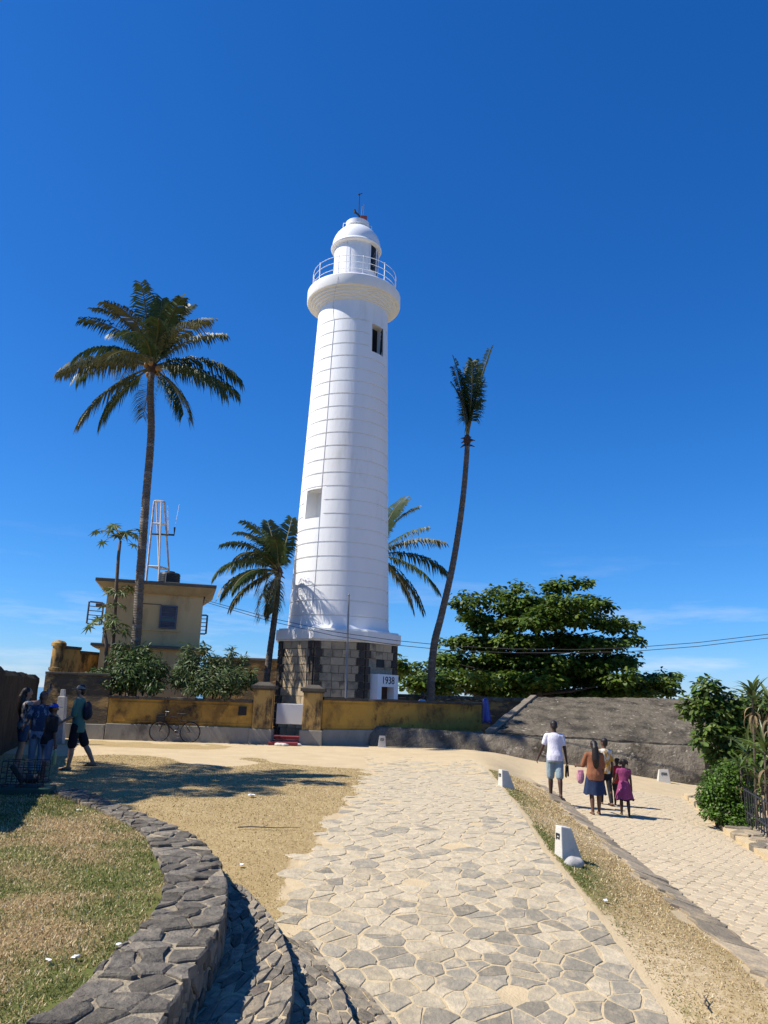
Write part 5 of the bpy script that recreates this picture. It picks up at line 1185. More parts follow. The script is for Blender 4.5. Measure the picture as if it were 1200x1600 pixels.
def person(label, loc, rz, H, pose, skinm, top, bottom, hair='short', cap=None, shoes=None, group=None, face=True, extra=None):
    """local frame: the figure faces +Y, x to its right"""
    t = empty('person', loc, rz, label, 'person', group); s = H/1.7; J = {}
    lean = pose.get('lean', 0.0); girth = pose.get('girth', 1.0)
    hip = Vector((0, 0, 0.90*s)); up = Vector((0, math.sin(lean), math.cos(lean))); rt = Vector((1, 0, 0)); fw = Vector((0, math.cos(lean), -math.sin(lean)))
    J['chest'] = hip+up*0.33*s; J['neck'] = hip+up*0.53*s; J['head'] = hip+up*0.53*s+Vector((0, math.sin(lean*0.6)*0.14*s, 0.142*s))
    legs = []; 
    for sd, key in ((-1, 'L'), (1, 'R')):
        a, k = pose.get('leg'+key, (0.0, 0.05)); h0 = hip+Vector((sd*0.09*s*girth**0.5, 0, -0.03*s)); kn = h0+Vector((sd*0.01*s, math.sin(a), -math.cos(a)))*0.41*s if False else h0+Vector((0, math.sin(a)*0.41*s, -math.cos(a)*0.41*s))
        an = kn+Vector((0, math.sin(a-k)*0.40*s, -math.cos(a-k)*0.40*s)); legs.append((h0, kn, an))
    zmin = min(l[2].z for l in legs)-0.06*s; sh = Vector((0, 0, -zmin))
    for k_ in J: J[k_] = J[k_]+sh
    hip = hip+sh; legs = [tuple(p+sh for p in l) for l in legs]
    arms = []
    for sd, key in ((-1, 'L'), (1, 'R')):
        f, o_, el, elo = pose.get('arm'+key, (0.05, 0.12, 0.15, 0.0)); s0 = hip+up*0.462*s+rt*(sd*0.172*s*girth**0.3)
        d1 = (-up*math.cos(f)*math.cos(o_)+fw*math.sin(f)+rt*sd*math.sin(o_)).normalized(); e0 = s0+d1*0.28*s
        f2 = f+el; d2 = (-up*math.cos(f2)*math.cos(o_+elo)+fw*math.sin(f2)+rt*sd*math.sin(o_+elo)).normalized(); w0 = e0+d2*0.25*s; arms.append((s0, e0, w0, d2, sd))
    b = MB(); g = girth
    def loft(mb, secs, n=20):
        vs = []
        for h, rx, ry, yo in secs:
            c = hip+up*(h*s)+fw*(yo*s); vs += [c+rt*(rx*s*math.cos(2*math.pi*k/n))+fw*(ry*s*math.sin(2*math.pi*k/n)) for k in range(n)]
        m_ = len(secs); mb.add(vs, [(i*n+k, i*n+(k+1) % n, (i+1)*n+(k+1) % n, (i+1)*n+k) for i in range(m_-1) for k in range(n)]+[tuple(range(n-1, -1, -1)), tuple(range((m_-1)*n, m_*n))])
    def torso(mb, ex, low=-0.06):
        loft(mb, [(low, (0.155*g+ex), (0.108*g+ex), -0.015), (0.02, (0.160*g+ex), (0.112*g+ex), -0.015), (0.14, (0.138*g+ex), (0.100*g+ex), 0.0), (0.28, (0.150*g**0.5+ex), (0.108*g**0.5+ex), 0.01), (0.40, (0.168*g**0.3+ex), (0.108+ex), 0.0), (0.47, (0.165+ex), (0.085+ex), -0.01), (0.515, (0.105+ex), (0.065+ex), -0.01), (0.54, 0.05+ex*0.5, 0.05+ex*0.5, -0.005)])
        for x in (-1, 1): capsule(mb, hip+rt*x*0.10*s+up*0.455*s, hip+rt*x*0.165*s+up*0.465*s, (0.062+ex)*s, (0.054+ex)*s)
    torso(b, 0); capsule(b, J['neck']-up*0.06*s, J['head']-Vector((0, 0, 0.06*s)), 0.056*s, 0.050*s)
    hd = J['head']; yaw = pose.get('head', 0.0); Hm = Matrix.Rotation(yaw, 3, 'Z') @ Matrix.Rotation(pose.get('nod', 0.0), 3, 'X'); hp = lambda x, y, z: hd+Hm @ Vector((x, y, z))*s
    b.sphere(hd+Vector((0, 0, 0.03*s)), (0.080*s, 0.098*s, 0.106*s), 14, 10, Hm); capsule(b, hp(0, 0.03, -0.06), hp(0, 0.045, -0.075), 0.05*s, 0.035*s)
    capsule(b, hp(0, 0.085, 0.02), hp(0, 0.102, -0.012), 0.010*s, 0.016*s)
    for x in (-1, 1): capsule(b, hp(x*0.076, -0.005, 0.02), hp(x*0.078, -0.008, -0.015), 0.017*s, 0.013*s)
    for i, (h0, kn, an) in enumerate(legs):
        capsule(b, h0, kn, 0.084*s*g**0.5, 0.058*s); capsule(b, kn, kn.lerp(an, .35)+Vector((0, -0.012*s, 0)), 0.055*s, 0.058*s); capsule(b, kn.lerp(an, .35)+Vector((0, -0.012*s, 0)), an, 0.056*s, 0.036*s)
        tw = pose.get('toe'+'LR'[i], 0.0); toe = an+Vector((0.01*s*(-1 if i == 0 else 1), math.cos(tw)*0.17*s, -0.035*s-math.sin(tw)*0.1*s)); heel = an+Vector((0, -0.045*s, -0.028*s))
        capsule(b, heel, an+Vector((0, 0.06*s, -0.025*s)), 0.034*s, 0.034*s); capsule(b, an+Vector((0, 0.05*s, -0.027*s)), toe, 0.034*s, 0.024*s); capsule(b, an+Vector((0.02*s, 0.05*s, -0.03*s)), toe+Vector((0.022*s, -0.02*s, 0)), 0.03*s, 0.02*s)
    hands = []
    for s0, e0, w0, d2, sd in arms:
        capsule(b, s0, e0, 0.050*s*g**0.5, 0.040*s); capsule(b, e0, w0, 0.040*s, 0.026*s)
        sidev = d2.cross(rt); sidev = fw if sidev.length < 0.2 else sidev.normalized()*-1
        pn = rt*(-sd); pe = w0+d2*0.085*s
        capsule(b, w0, pe+sidev*0.018*s, 0.024*s, 0.021*s); capsule(b, w0, pe-sidev*0.018*s, 0.024*s, 0.020*s)
        for k, ln in enumerate((0.066, 0.075, 0.070, 0.055)):
            f0 = pe+sidev*(0.033-0.022*k)*s; f1 = f0+(d2*0.9+pn*0.3).normalized()*ln*0.55*s; f2_ = f1+(d2*0.55+pn*0.8).normalized()*ln*0.5*s
            capsule(b, f0-d2*0.02*s, f1, 0.0095*s, 0.009*s, 8); capsule(b, f1, f2_, 0.009*s, 0.008*s, 8)
        th = w0+d2*0.03*s+sidev*0.024*s; capsule(b, th, th+(sidev*0.8+d2*0.7+pn*0.2).normalized()*0.05*s, 0.012*s, 0.010*s, 8)
        hands.append((pe, d2, sidev, pn))
    body = fuse(b, 'body', skinm, t, 0.0115*s+0.0005, 3)
    if face:
        e = MB()
        for x in (-1, 1): e.sphere(hp(x*0.031, 0.083, 0.028), (0.013*s, 0.008*s, 0.008*s), 8, 6)
        for x in (-1, 1): capsule(e, hp(x*0.018, 0.094, 0.050), hp(x*0.048, 0.082, 0.052), 0.005*s, 0.004*s, 6)
        e.build('eyes', M['hair'], t, world=False)
        mm = MB(); capsule(mm, hp(-0.022, 0.078, -0.048), hp(0.022, 0.078, -0.048), 0.006*s, 0.006*s, 6); mm.build('mouth', M['lip'], t, world=False)
    # top
    if top:
        kind, mt, sleeve = top; c = MB(); ex = 0.014; torso(c, ex, -pose.get('hem', 0.04)-0.06)
        for s0, e0, w0, d2, sd in arms:
            capsule(c, s0, s0.lerp(e0, sleeve), 0.062*s*g**0.3, 0.062*s)
        fuse(c, kind, mt, t, 0.014, 3)
    if bottom:
        kind, mt, frac = bottom
        if kind in ('shorts', 'trousers'):
            c = MB()
            loft(c, [(-0.13, 0.160*g, 0.115*g, -0.01), (-0.03, 0.170*g, 0.122*g, -0.012), (0.09, 0.152*g, 0.112*g, -0.005)])
            for h0, kn, an in legs:
                if frac <= 1: capsule(c, h0, h0.lerp(kn, frac), 0.100*s*g**0.5, (0.094 if kind == 'shorts' else 0.075)*s)
                else:
                    capsule(c, h0, kn, 0.100*s*g**0.5, 0.074*s); capsule(c, kn, kn.lerp(an, frac-1), 0.072*s, 0.056*s)
            fuse(c, kind, mt, t, 0.014, 3)
        else:        # skirt or dress: a flared shell with folds
            fl, zt = (0.155, 0.10) if kind == 'skirt' else (0.22, 0.16); c = MB(); n = 40; zb = hip.z-frac*s; rows = 10; vs = []; fs = []
            for j in range(rows+1):
                u = j/rows; z = hip.z+zt*s-(zt*s+frac*s)*u; rr = (0.135+(fl-0.135+0.04)*u**0.8)*s
                for k in range(n):
                    a = 2*math.pi*k/n; fd = 1+0.07*u*math.sin(a*7+1.2)+0.04*u*math.sin(a*3)
                    vs.append((rr*fd*1.12*math.cos(a)*g, rr*fd*0.92*math.sin(a), z+0.012*u*math.sin(a*5)))
            fs = [(j*n+k, (j+1)*n+k, (j+1)*n+(k+1) % n, j*n+(k+1) % n) for j in range(rows) for k in range(n)]; c.add(vs, fs); sk = c.build(kind, mt, t, smooth='all', world=False)
            if kind == 'dress':
                c = MB(); zz = [(0.0, 1.01), (0.035, 1.03)]; vs = []
                for dz, sc_ in zz:
                    for k in range(n): v_ = sk.data.vertices[rows*n+k].co; vs.append((v_.x*sc_, v_.y*sc_, v_.z+dz*s*0.9))
                c.add(vs, [(k, (k+1) % n, n+(k+1) % n, n+k) for k in range(n)]); c.build('hem_band', M['hem_dark'], sk, world=False)
    # hair / cap
    if hair:
        c = MB(); c.sphere(hp(0, -0.014, 0.052), (0.088*s, 0.100*s, 0.096*s), 14, 10, Hm); c.sphere(hp(0, -0.045, 0.0), (0.074*s, 0.062*s, 0.085*s), 12, 8, Hm)
        if hair == 'long':
            pts = [(0, -0.07, 0.05), (0, -0.115, -0.05), (0.005, -0.125, -0.16), (0.0, -0.135, -0.30), (0.008, -0.13, -0.44), (0, -0.12, -0.52)]; rr = [0.06, 0.08, 0.09, 0.092, 0.07, 0.03]
            for i in range(5): capsule(c, hp(*pts[i]), hp(*pts[i+1]), rr[i]*s, rr[i+1]*s)
        if hair == 'tails':
            for x in (-1, 1): capsule(c, hp(x*0.06, -0.04, 0.10), hp(x*0.105, -0.06, 0.06), 0.035*s, 0.042*s); capsule(c, hp(x*0.105, -0.06, 0.06), hp(x*0.115, -0.07, -0.03), 0.042*s, 0.022*s)
        if hair == 'bun': c.sphere(hp(0, -0.10, 0.09), 0.045*s, 10, 8)
        fuse(c, 'hair', M['hair'], t, 0.012, 2)
    if cap:
        c = MB(); n = 18; vs = []; fs = []
        for j in range(7):
            a = math.pi/2*j/6; vs += [tuple(hp(0.094*math.cos(a)*math.cos(k*2*math.pi/n), 0.106*math.cos(a)*math.sin(k*2*math.pi/n)-0.006, 0.050+0.088*math.sin(a))) for k in range(n)]
        fs = [(j*n+k, j*n+(k+1) % n, (j+1)*n+(k+1) % n, (j+1)*n+k) for j in range(6) for k in range(n)]; c.add(vs, fs); co = c.build('cap', cap, t, smooth='all', world=False)
        c = MB(); pv = [hp(0.09*math.cos(a), 0.085+0.11*math.sin(a)*1.0, 0.052-0.012*math.sin(a)) for a in np.linspace(0, math.pi, 12)]; pv2 = [p+Vector((0, 0, 0.008*s)) for p in pv]
        c.add(pv+pv2, [tuple(range(12)), tuple(range(23, 11, -1))]+[(k, k+1, 13+k, 12+k) for k in range(11)]); c.build('brim', cap, co, world=False)
    if shoes:
        for i, (h0, kn, an) in enumerate(legs):
            c = MB(); q = an+Vector((0, 0.06*s, -0.062*s)); c.box(q, (0.09*s, 0.27*s, 0.016*s)); c.box(an+Vector((0, 0.10*s, -0.022*s)), (0.082*s, 0.03*s, 0.02*s)); c.build('sandal', shoes, t, world=False, bevel=0.006)
    return t, hands, hip, J
M['lip'] = mat('lips', (0.16, 0.05, 0.04), rough=0.6); M['hem_dark'] = mat('dark_hem', (0.03, 0.008, 0.015), rough=0.9)
def face_dir(az): return az      # rz 0 = walking away from the camera
# --- the family on the lower path
p = G(868, 1246)
man, hands, _, _ = person('man in white polo shirt and pale blue shorts walking away with sandals in hand', p, R(-4), 1.70,
    dict(lean=0.10, legL=(0.14, 0.10), legR=(-0.16, 0.12), armL=(0.10, 0.34, 0.20, 0.05), armR=(0.02, 0.20, 0.12, -0.05), girth=1.12, nod=-0.35), M['skin_deep'], ('polo_shirt', cloth('white_cotton', (0.66, 0.64, 0.72), (0.60, 0.58, 0.66), 4), 0.62), ('shorts', cloth('pale_blue_denim', (0.26, 0.34, 0.37), (0.21, 0.28, 0.31), 6), 0.98))
pe, d2, sv_, pn = hands[1]; Mz = Matrix.Rotation(R(-4), 3, 'Z'); hp_ = p+Mz @ (pe+d2*0.06)
mb = MB(); mb.box(hp_+Vector((-0.03, 0.02, -0.12)), (0.03, 0.09, 0.26), M=Matrix.Rotation(0.2, 3, 'X')); mb.box(hp_+Vector((0.01, 0.0, -0.10)), (0.025, 0.085, 0.25), M=Matrix.Rotation(-0.1, 3, 'X'))
tag(mb.build('carried_sandals', M['rubber'], bevel=0.01), 'dark pair of sandals in the hand of the man in white', 'sandals')
p = G(931, 1273)
wom, hands, _, _ = person('woman in orange top and blue denim skirt with long black hair', p, R(2), 1.57,
    dict(lean=0.03, legL=(-0.08, 0.10), legR=(0.10, 0.06), armL=(0.35, 0.26, 1.15, 0.05), armR=(0.15, 0.16, 0.5, 0.0), girth=1.22, hem=0.06), M['skin_brown'], ('blouse', cloth('orange_brown_cotton', (0.27, 0.105, 0.05), (0.21, 0.08, 0.04), 5), 0.95), ('skirt', cloth('dark_blue_denim', (0.018, 0.035, 0.085), (0.012, 0.022, 0.055), 6), 0.44), hair='long')
mb = MB(); hb = p+Vector((-0.29, 0.12, 0.78)); mb.sphere(hb, (0.09, 0.05, 0.16), 12, 8); mb.box(hb+Vector((0, 0, 0.02)), (0.14, 0.07, 0.26)); tag(mb.build('pink_bag', mat('pink_plastic', (0.60, 0.22, 0.30), (0.65, 0.35, 0.40), 12, 0.5), bevel=0.02), 'small pink bag at the side of the woman in orange', 'bag')
p = G(947, 1258)
boy, hands, _, _ = person('teenager in yellow and white patterned shirt and black trousers walking ahead', p, R(12), 1.55,
    dict(lean=0.02, legL=(0.16, 0.10), legR=(-0.14, 0.08), armL=(0.2, 0.12, 0.3, 0), armR=(-0.05, 0.14, 0.15, 0), girth=0.88, head=0.5), M['skin_brown'], ('patterned_shirt', cloth('yellow_print', (0.55, 0.27, 0.03), (0.62, 0.60, 0.52), 9, (0.50, 0.56)), 0.75), ('trousers', cloth('black_cotton', (0.015, 0.015, 0.02)), 1.9), hair='short', shoes=M['rubber'])
p = G(977, 1275)
girl, hands, _, _ = person('girl in purple dress with two ponytails holding out her hand', p, R(-8), 1.22,
    dict(lean=0.02, legL=(0.20, 0.12), legR=(-0.20, 0.12), armL=(0.30, 0.22, 0.55, 0.1), armR=(0.05, 0.12, 0.12, 0), girth=0.95, hem=-0.05), M['skin_deep'], ('bodice', cloth('purple_cotton', (0.25, 0.045, 0.13), (0.19, 0.033, 0.10), 7), 0.28), ('dress', cloth('purple_print', (0.25, 0.045, 0.13), (0.45, 0.2, 0.3), 14, (0.58, 0.62)), 0.42), hair='tails')
p = G(966, 1259)
person('small child in a red top, half hidden in front of the girl in purple', p, R(-5), 1.10,
    dict(lean=0.02, legL=(0.12, 0.1), legR=(-0.14, 0.1), head=0.6), M['skin_deep'], ('red_top', cloth('red_cotton', (0.50, 0.025, 0.03)), 0.4), ('shorts', cloth('black_shorts', (0.02, 0.02, 0.025)), 0.7), hair='bun')
# --- visitors at the left, in the shade of the old wall
p = G(113, 1203)
gm, hands, _, _ = person('man in green t-shirt, black shorts and grey cap walking left', p, R(90), 1.76,
    dict(lean=0.03, legL=(0.10, 0.05), legR=(-0.42, 0.12), armL=(0.12, 0.08, 0.9, 0), armR=(0.02, 0.10, 0.15, 0), girth=1.0, hem=0.10, toeR=0.3), M['skin_tan'], ('t_shirt', cloth('green_jersey', (0.075, 0.17, 0.135), (0.06, 0.14, 0.11), 4), 0.92), ('shorts', cloth('black_sport_cloth', (0.012, 0.012, 0.016)), 0.90), hair='short', cap=cloth('grey_cap', (0.22, 0.20, 0.17)), shoes=M['rubber'])
mb = MB(); bp_ = p+Vector((0.17, 0.0, 1.22)); mb.sphere(bp_, (0.09, 0.13, 0.20), 12, 8); mb.sphere(bp_+Vector((0.05, 0, -0.06)), (0.06, 0.10, 0.11), 10, 8); tag(mb.build('small_backpack', cloth('dark_bag_cloth', (0.02, 0.022, 0.035)), smooth='all'), 'small dark backpack on the man in the green t-shirt', 'bag')
p = G(28, 1203)
_, hands, _, _ = person('woman in dotted top and denim shorts raising a phone, far left by the wall', p, R(-55), 1.66,
    dict(lean=-0.03, legL=(0.05, 0.05), legR=(-0.06, 0.05), armL=(1.7, -0.10, 0.85, -0.25), armR=(1.7, -0.10, 0.85, -0.25), nod=0.2), M['skin_tan'], ('dotted_top', cloth('dotted_cotton', (0.30, 0.28, 0.27), (0.03, 0.03, 0.035), 16, (0.48, 0.54)), 0.2), ('shorts', cloth('denim_shorts', (0.045, 0.08, 0.14), (0.03, 0.055, 0.10), 6), 0.55), hair='long', shoes=M['rubber'])
a = p+Matrix.Rotation(R(-55), 3, 'Z') @ ((hands[0][0]+hands[1][0])/2)+Vector((0, 0, 0.06)); mb = MB(); mb.box(a, (0.10, 0.014, 0.17), rz=R(-55)); tag(mb.build('phone', M['dark_metal'], bevel=0.005), 'dark phone held up by the woman at the far left', 'phone')
p = G(52, 1212)
person('woman in navy printed shirt and light jeans beside the boy in the blue cap', p, R(192), 1.60,
    dict(lean=0.02, legL=(0.06, 0.06), legR=(-0.08, 0.05), armR=(0.12, 0.28, 0.95, -0.2), armL=(0.1, 0.15, 0.4, 0), girth=1.12, hem=0.1, nod=0.15), M['skin_brown'], ('printed_shirt', cloth('navy_print', (0.03, 0.05, 0.10), (0.22, 0.25, 0.30), 14, (0.54, 0.60)), 0.7), ('trousers', cloth('light_blue_jeans', (0.20, 0.28, 0.36), (0.14, 0.20, 0.28), 6), 1.85), hair='bun', shoes=M['rubber'])
p = G(66, 1222)
bp2, hands, _, _ = person('boy in black t-shirt, grey shorts and bright blue cap', p, R(-40), 1.40,
    dict(lean=0.08, legL=(0.12, 0.10), legR=(-0.08, 0.06), armR=(0.05, 0.12, 0.15, 0), armL=(0.2, 0.12, 0.4, 0), head=-0.4), M['skin_brown'], ('t_shirt', cloth('black_jersey', (0.015, 0.016, 0.02)), 0.9), ('shorts', cloth('blue_grey_cloth', (0.10, 0.13, 0.19)), 0.92), hair='short', cap=cloth('bright_blue_cap', (0.01, 0.06, 0.42)), shoes=M['rubber'])
pe, d2, sv_, pn = hands[1]; hb = p+Matrix.Rotation(R(-40), 3, 'Z') @ (pe+d2*0.05)
bt = empty('water_bottle', hb-Vector((0, 0, 0.25)), label='greenish water bottle hanging from the hand of the boy in the blue cap', cat='bottle')
mb = MB(); mb.lathe([(0.02, -0.26), (0.036, -0.25), (0.036, -0.10), (0.034, -0.07), (0.014, -0.02), (0.013, 0.0)], 14, hb); mb.build('bottle_body', mat('pale_green_plastic', (0.35, 0.42, 0.22), rough=0.2, trans=0.4), bt, smooth=True)
mb = MB(); mb.lathe([(0.015, 0.0), (0.016, 0.02), (0.004, 0.021)], 12, hb); mb.build('bottle_cap', M['concrete_light'], bt)
# --- someone sitting behind the right-hand boundary wall: only head and shoulder show
q = at(656, 1086, 31.2)
person('person in pale shirt whose head shows over the boundary wall beside the leaning palm', (q.x, 31.2, q.z-1.52), R(-60), 1.62, dict(lean=0.25, legL=(0.05, 0.05), legR=(-0.05, 0.05)), M['skin_deep'], ('pale_shirt', cloth('pale_shirt_cloth', (0.45, 0.46, 0.50)), 0.8), ('trousers', cloth('grey_trousers', (0.08, 0.08, 0.09)), 1.85))

# ================================================================== PROPS
def bollard(px, py, w, h, rz, label, dep=0.30, Y=None):
    p = G(px, py)
    if Y: p = at(px, py, Y); p.z = tz(p.x, p.y)
    t = empty('path_light', p, rz, label, 'path light', 'concrete path lights'); mb = MB(); tw = w*0.36
    # upright face with the lamp slot at -Y, back sloping forwards
    vs = [(-w/2, 0, -0.05), (w/2, 0, -0.05), (w/2, dep, -0.05), (-w/2, dep, -0.05), (-tw, 0.01, h), (tw, 0.01, h), (tw, dep*0.52, h-0.02), (-tw, dep*0.52, h-0.02)]
    mb.add(vs, [(3, 2, 1, 0), (4, 5, 6, 7), (0, 1, 5, 4), (1, 2, 6, 5), (2, 3, 7, 6), (3, 0, 4, 7)]); mb.build('body', M['concrete_light'], t, world=False, bevel=0.012)
    mb = MB()
    for cx_, cz, sx, sz in ((0, 0.72, 0.40, 0.06), (-0.18, 0.62, 0.05, 0.16), (0.06, 0.60, 0.28, 0.045), (0.18, 0.66, 0.04, 0.10)): mb.box((cx_*w, 0.004, cz*h), (sx*w, 0.016, sz*h))
    mb.build('lamp_slot', M['black'], t, world=False); return t
bollard(872, 1338, 0.21, 0.37, R(-74), 'nearest concrete path light with a stone at its foot')
bollard(781, 1228, 0.22, 0.33, R(-72), 'concrete path light on the verge near the man in white')
bollard(597, 1161, 0.30, 0.40, R(0), 'small concrete path light at the left end of the low wall', Y=28.6)
bollard(1038, 1216, 0.42, 0.42, R(-8), 'concrete path light at the low wall beside the ledge', Y=27.4)
p = G(897, 1352); mb = MB(); mb.sphere(p+Vector((0, 0, 0.02)), (0.13, 0.09, 0.07), 14, 9)
mb.v = [tuple(Vector(v)+Vector((mnoise.noise(Vector(v)*9), mnoise.noise(Vector(v)*9+Vector((5, 0, 0))), mnoise.noise(Vector(v)*11+Vector((0, 7, 0)))))*0.035) for v in mb.v]
tag(mb.build('rock', M['granite'], smooth='all'), 'rough grey rock at the foot of the nearest path light', 'rock')
# granite post, log
p = G(92, 1162); t = empty('granite_post', p, label='leaning pale granite post against the stained wall', cat='post'); mb = MB(); top = at(99, 1077, p.y+0.1)-p
vs = []
for k, (s, w) in enumerate(((0, 0.15), (0.87, 0.115), (0.875, 0.075), (1.0, 0.06))):
    c = Vector((top.x*s, top.y*s, top.z*s-0.1*(1-s))); vs += [c+Vector((a*w, b_*w*0.8, 0)) for a, b_ in ((-1, -1), (1, -1), (1, 1), (-1, 1))]
fs = [(0, 3, 2, 1), (12, 13, 14, 15)]+[(4*k+i, 4*k+(i+1) % 4, 4*k+4+(i+1) % 4, 4*k+4+i) for k in range(3) for i in range(4)]; mb.add(vs, fs); mb.build('shaft', M['granite'], t, world=False, bevel=0.012)
p = G(147, 1151); mb = MB(); mb.tube([p+Vector((-0.05, 0, -0.03)), p+Vector((0, 0, 0.25)), p+Vector((0.05, 0, 0.52))], [0.29, 0.26, 0.27], 14); tag(mb.build('cut_log', M['wood_log'], bevel=0.02), 'upright cut log standing by the plinth of the yellow wall', 'log')
# floodlight on its green base
p = G(36, 1238); fl = empty('floodlight', p, R(12), 'black floodlight in a wire cage on a green base at the far left', 'floodlight'); W_, D_, H_ = 0.66, 0.42, 0.36
mb = MB(); mb.box((0, 0, 0.04), (0.92, 0.62, 0.12)); mb.build('base', M['green_paint'], fl, world=False, bevel=0.02)
cg = MB()
for i in range(9):
    x = -W_/2+W_*i/8
    for y in (-D_/2, D_/2): cg.tube([(x, y, 0.13), (x, y, 0.13+H_)], 0.006, 4)
    cg.tube([(x, -D_/2, 0.13+H_), (x, D_/2, 0.13+H_)], 0.006, 4)
for j in range(5):
    z = 0.14+H_*j/4
    for y in (-D_/2, D_/2): cg.tube([(-W_/2, y, z), (W_/2, y, z)], 0.006, 4)
    for x in (-W_/2, W_/2): cg.tube([(x, -D_/2, z), (x, D_/2, z)], 0.006, 4)
cg.build('wire_cage', M['dark_metal'], fl, world=False)
Mr = Matrix.Rotation(R(-38), 3, 'Y'); hsn = MB(); hsn.box((-0.10, -0.02, 0.30), (0.09, 0.26, 0.34), M=Mr); ho = hsn.build('lamp_housing', M['dark_metal'], fl, world=False, bevel=0.02)
mb = MB(); mb.box(Vector((-0.10, -0.02, 0.30))+Mr @ Vector((-0.048, 0, 0.02)), (0.012, 0.21, 0.26), M=Mr); mb.build('lens', mat('lamp_glass', (0.55, 0.58, 0.55), rough=0.15), ho, world=False)
mb = MB(); mb.tube([(0.04, -0.08, 0.22), (0.20, -0.08, 0.22)], 0.075, 12); mb.tube([(0.20, -0.08, 0.22), (0.24, -0.08, 0.22)], 0.05, 10); mb.build('ballast', M['dark_metal'], fl, world=False, smooth=True)
for x in (-0.28, -0.05, 0.28): mb = MB(); mb.box((x, -0.1, 0.115), (0.05, 0.30, 0.05)); mb.build('foot', M['dark_metal'], fl, world=False)
# bicycle
p = G(296, 1154); p.y = 27.55+(p.x+9.3)/4.92*0.43-0.22; bk = empty('bicycle', (p.x, p.y, 0), R(4), 'old dark bicycle leaning against the yellow wall', 'bicycle'); rw_ = 0.335; wb = 1.04
def wheel(x):
    mb = MB(); n = 32; mb.tube([(x+rw_*math.cos(2*math.pi*k/n), 0, rw_+rw_*math.sin(2*math.pi*k/n)) for k in range(n+1)], 0.019, 6, cap=False); w = mb.build('wheel', M['rubber'], bk, world=False)
    mb = MB(); mb.tube([(x+(rw_-.028)*math.cos(2*math.pi*k/n), 0, rw_+(rw_-.028)*math.sin(2*math.pi*k/n)) for k in range(n+1)], 0.009, 5, cap=False); mb.build('rim', M['grey_metal'], w, world=False)
    mb = MB()
    for k in range(14): a = 2*math.pi*k/14; mb.tube([(x, 0.02*(-1)**k, rw_), (x+(rw_-.03)*math.cos(a), 0, rw_+(rw_-.03)*math.sin(a))], 0.0035, 3)
    mb.tube([(x, -0.05, rw_), (x, 0.05, rw_)], 0.022, 8); mb.build('spokes', M['grey_metal'], w, world=False)
wheel(-wb/2); wheel(wb/2)
f = MB(); hT, hB, bb, st, ra, fa = (-0.36, 0, 0.86), (-0.39, 0, 0.66), (0.06, 0, 0.30), (0.20, 0, 0.82), (wb/2, 0, rw_), (-wb/2, 0, rw_)
for a, b_, r_ in ((hT, (0.19, 0, 0.80), 0.017), (hB, bb, 0.019), (bb, st, 0.016), (hT, hB, 0.02)): f.tube([a, b_], r_, 8)
for y in (-0.05, 0.05): f.tube([bb, (wb/2, y, rw_)], 0.010, 6); f.tube([(0.19, 0, 0.78), (wb/2, y, rw_)], 0.009, 6); f.tube([hB, (-0.43, y, 0.60), (-wb/2, y, rw_)], 0.011, 6)
f.build('frame', M['bike_paint'], bk, world=False)
mb = MB(); mb.tube([(-0.36, 0, 0.84), (-0.35, 0, 0.98)], 0.014, 6); mb.tube([(-0.20, -0.28, 1.0), (-0.33, -0.24, 1.01), (-0.37, 0, 0.99), (-0.33, 0.24, 1.01), (-0.20, 0.28, 1.0)], 0.012, 6); mb.build('handlebar', M['grey_metal'], bk, world=False)
mb = MB(); mb.tube([(0.20, 0, 0.80), (0.215, 0, 0.90)], 0.013, 6); mb.sphere((0.25, 0, 0.93), (0.13, 0.085, 0.035), 12, 8); mb.sphere((0.12, 0, 0.93), (0.11, 0.04, 0.028), 10, 6); mb.build('saddle', M['rubber'], bk, world=False)
mb = MB()
for i in range(7):
    x = -0.66+0.27*i/6
    for y in (-0.14, 0.14): mb.tube([(x, y*0.85, 0.68), (x, y, 0.92)], 0.005, 4)
for i in range(4):
    z = 0.69+0.077*i; k = 0.85+0.05*i
    mb.tube([(-0.66, -0.14*k, z), (-0.39, -0.14*k, z), (-0.39, 0.14*k, z), (-0.66, 0.14*k, z), (-0.66, -0.14*k, z)], 0.006, 4)
mb.box((-0.52, 0, 0.76), (0.24, 0.22, 0.14)); mb.build('basket', M['dark_metal'], bk, world=False)
mb = MB(); n = 20; mb.tube([(0.06+0.09*math.cos(6.283*k/n), -0.04, 0.30+0.09*math.sin(6.283*k/n)) for k in range(n+1)], 0.008, 4, cap=False); mb.tube([(0.06, -0.05, 0.30), (0.14, -0.05, 0.16)], 0.010, 5); mb.box((0.15, -0.10, 0.15), (0.09, 0.08, 0.02)); mb.tube([(0.06, 0.05, 0.30), (-0.02, 0.05, 0.44)], 0.010, 5); mb.box((-0.03, 0.10, 0.45), (0.09, 0.08, 0.02)); mb.build('crank', M['grey_metal'], bk, world=False)
mb = MB()
for x in (-wb/2, wb/2):
    aa = np.linspace(0.35, 2.5, 12); vs = [(x+(rw_+.035)*math.cos(a), y, rw_+(rw_+.035)*math.sin(a)) for a in aa for y in (-0.03, 0.03)]; mb.add(vs, [(2*i, 2*i+1, 2*i+3, 2*i+2) for i in range(11)])
mb.tube([(0.22, -0.06, 0.70), (0.72, -0.06, 0.72)], 0.007, 4); mb.tube([(0.22, 0.06, 0.70), (0.72, 0.06, 0.72)], 0.007, 4); mb.build('mudguard', M['bike_paint'], bk, world=False)
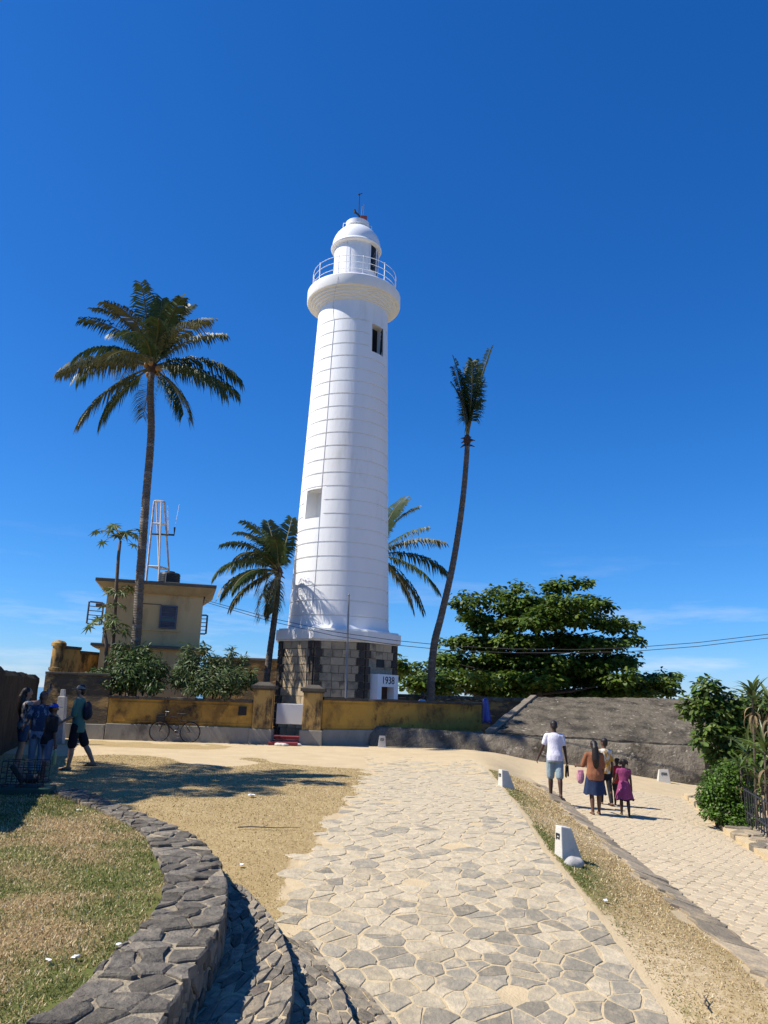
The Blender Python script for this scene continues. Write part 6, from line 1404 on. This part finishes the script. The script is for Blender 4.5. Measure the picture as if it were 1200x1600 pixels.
# blue tarpaulin hanging at the end of the boundary wall
a, b_ = at(754, 1093, 30.2), at(770, 1131, 30.2); mb = MB(); n = 12; vs = []
for i in range(n+1):
    for j in range(9):
        u, v_ = i/n, j/8; vs.append((a.x+(b_.x-a.x)*(u*(0.55+0.45*v_)), 30.15+0.10*math.sin(u*9)*v_-0.05+0.25*u, a.z+(b_.z-a.z)*v_+0.05*math.sin(u*3)))
mb.add(vs, [(i*9+j, (i+1)*9+j, (i+1)*9+j+1, i*9+j+1) for i in range(n) for j in range(8)]); o = mb.build('blue_tarpaulin', M['blue_cloth'], smooth='all'); md = o.modifiers.new('s', 'SOLIDIFY'); md.thickness = 0.02
tag(o, 'blue tarpaulin hanging at the end of the ochre wall', 'tarpaulin')
# iron fence at the right edge
fe = empty('iron_fence', (8.2, 16.4, -1.1), label='low black iron fence under the strap leaved plants', cat='fence'); fa_, fb_ = at(1164, 1252, 17.4), at(1240, 1300, 14.6)
for k in range(18):
    q = fa_.lerp(fb_, k/17); mb = MB(); mb.tube([(q.x, q.y, q.z-0.42), (q.x, q.y, q.z+0.30)], 0.014, 5); mb.build('bar', M['dark_metal'], fe)
for h in (-0.2, 0.24): mb = MB(); mb.tube([fa_+Vector((0, 0, h)), fb_+Vector((0, 0, h))], 0.02, 5); mb.build('rail', M['dark_metal'], fe)
# litter
def scrap(px, py, s, label):
    s *= 0.7
    p = hit(px, py, lambda x, y: tz(x, y)+0.02) if True else None; mb = MB(); n = 4; vs = []
    for i in range(n):
        for j in range(n): vs.append((p.x+s*(i/(n-1)-.5)+random.uniform(-.2, .2)*s, p.y+s*(j/(n-1)-.5)+random.uniform(-.2, .2)*s, p.z+random.uniform(0.0, 0.35)*s+0.006))
    mb.add(vs, [(i*n+j, (i+1)*n+j, (i+1)*n+j+1, i*n+j+1) for i in range(n-1) for j in range(n-1)]); tag(mb.build('paper_scrap', M['paper']), label, 'litter', 'scraps of litter')
scrap(75, 1502, 0.05, 'tiny white scrap on the lawn, leftmost of the pair near the wall'); scrap(119, 1497, 0.06, 'crumpled pale scrap on the lawn, right of the tiny white one'); scrap(186, 1478, 0.06, 'white scrap lying on the dark stones of the low wall')
scrap(392, 1244, 0.15, 'crumpled white paper on the dry grass in the middle distance'); scrap(376, 1353, 0.08, 'pale scrap on the dry grass just beside the low wall'); scrap(945, 1408, 0.07, 'small pale scrap on the verge past the nearest path light'); scrap(123, 1267, 0.07, 'small white scrap on the lawn below the floodlight')
for px, py, ln, rot, lab in ((420, 1297, 0.85, 0.05, 'dry twig lying across the dry grass'), (1102, 1570, 0.22, 1.2, 'short dark twig on the bare verge at lower right')):
    p = G(px, py); mb = MB(); pts = [p+Vector((math.cos(rot)*ln*(t-.5), math.sin(rot)*ln*(t-.5)+random.uniform(-.03, .03), 0.025+random.uniform(0, .02))) for t in np.linspace(0, 1, 6)]; mb.tube(pts, [0.008, 0.009, 0.008, 0.006, 0.005, 0.003], 5); mb.tube([pts[2], pts[2]+Vector((0.06, 0.08, 0.02))], 0.004, 4); tag(mb.build('twig', M['bark']), lab, 'twig', 'dry twigs')
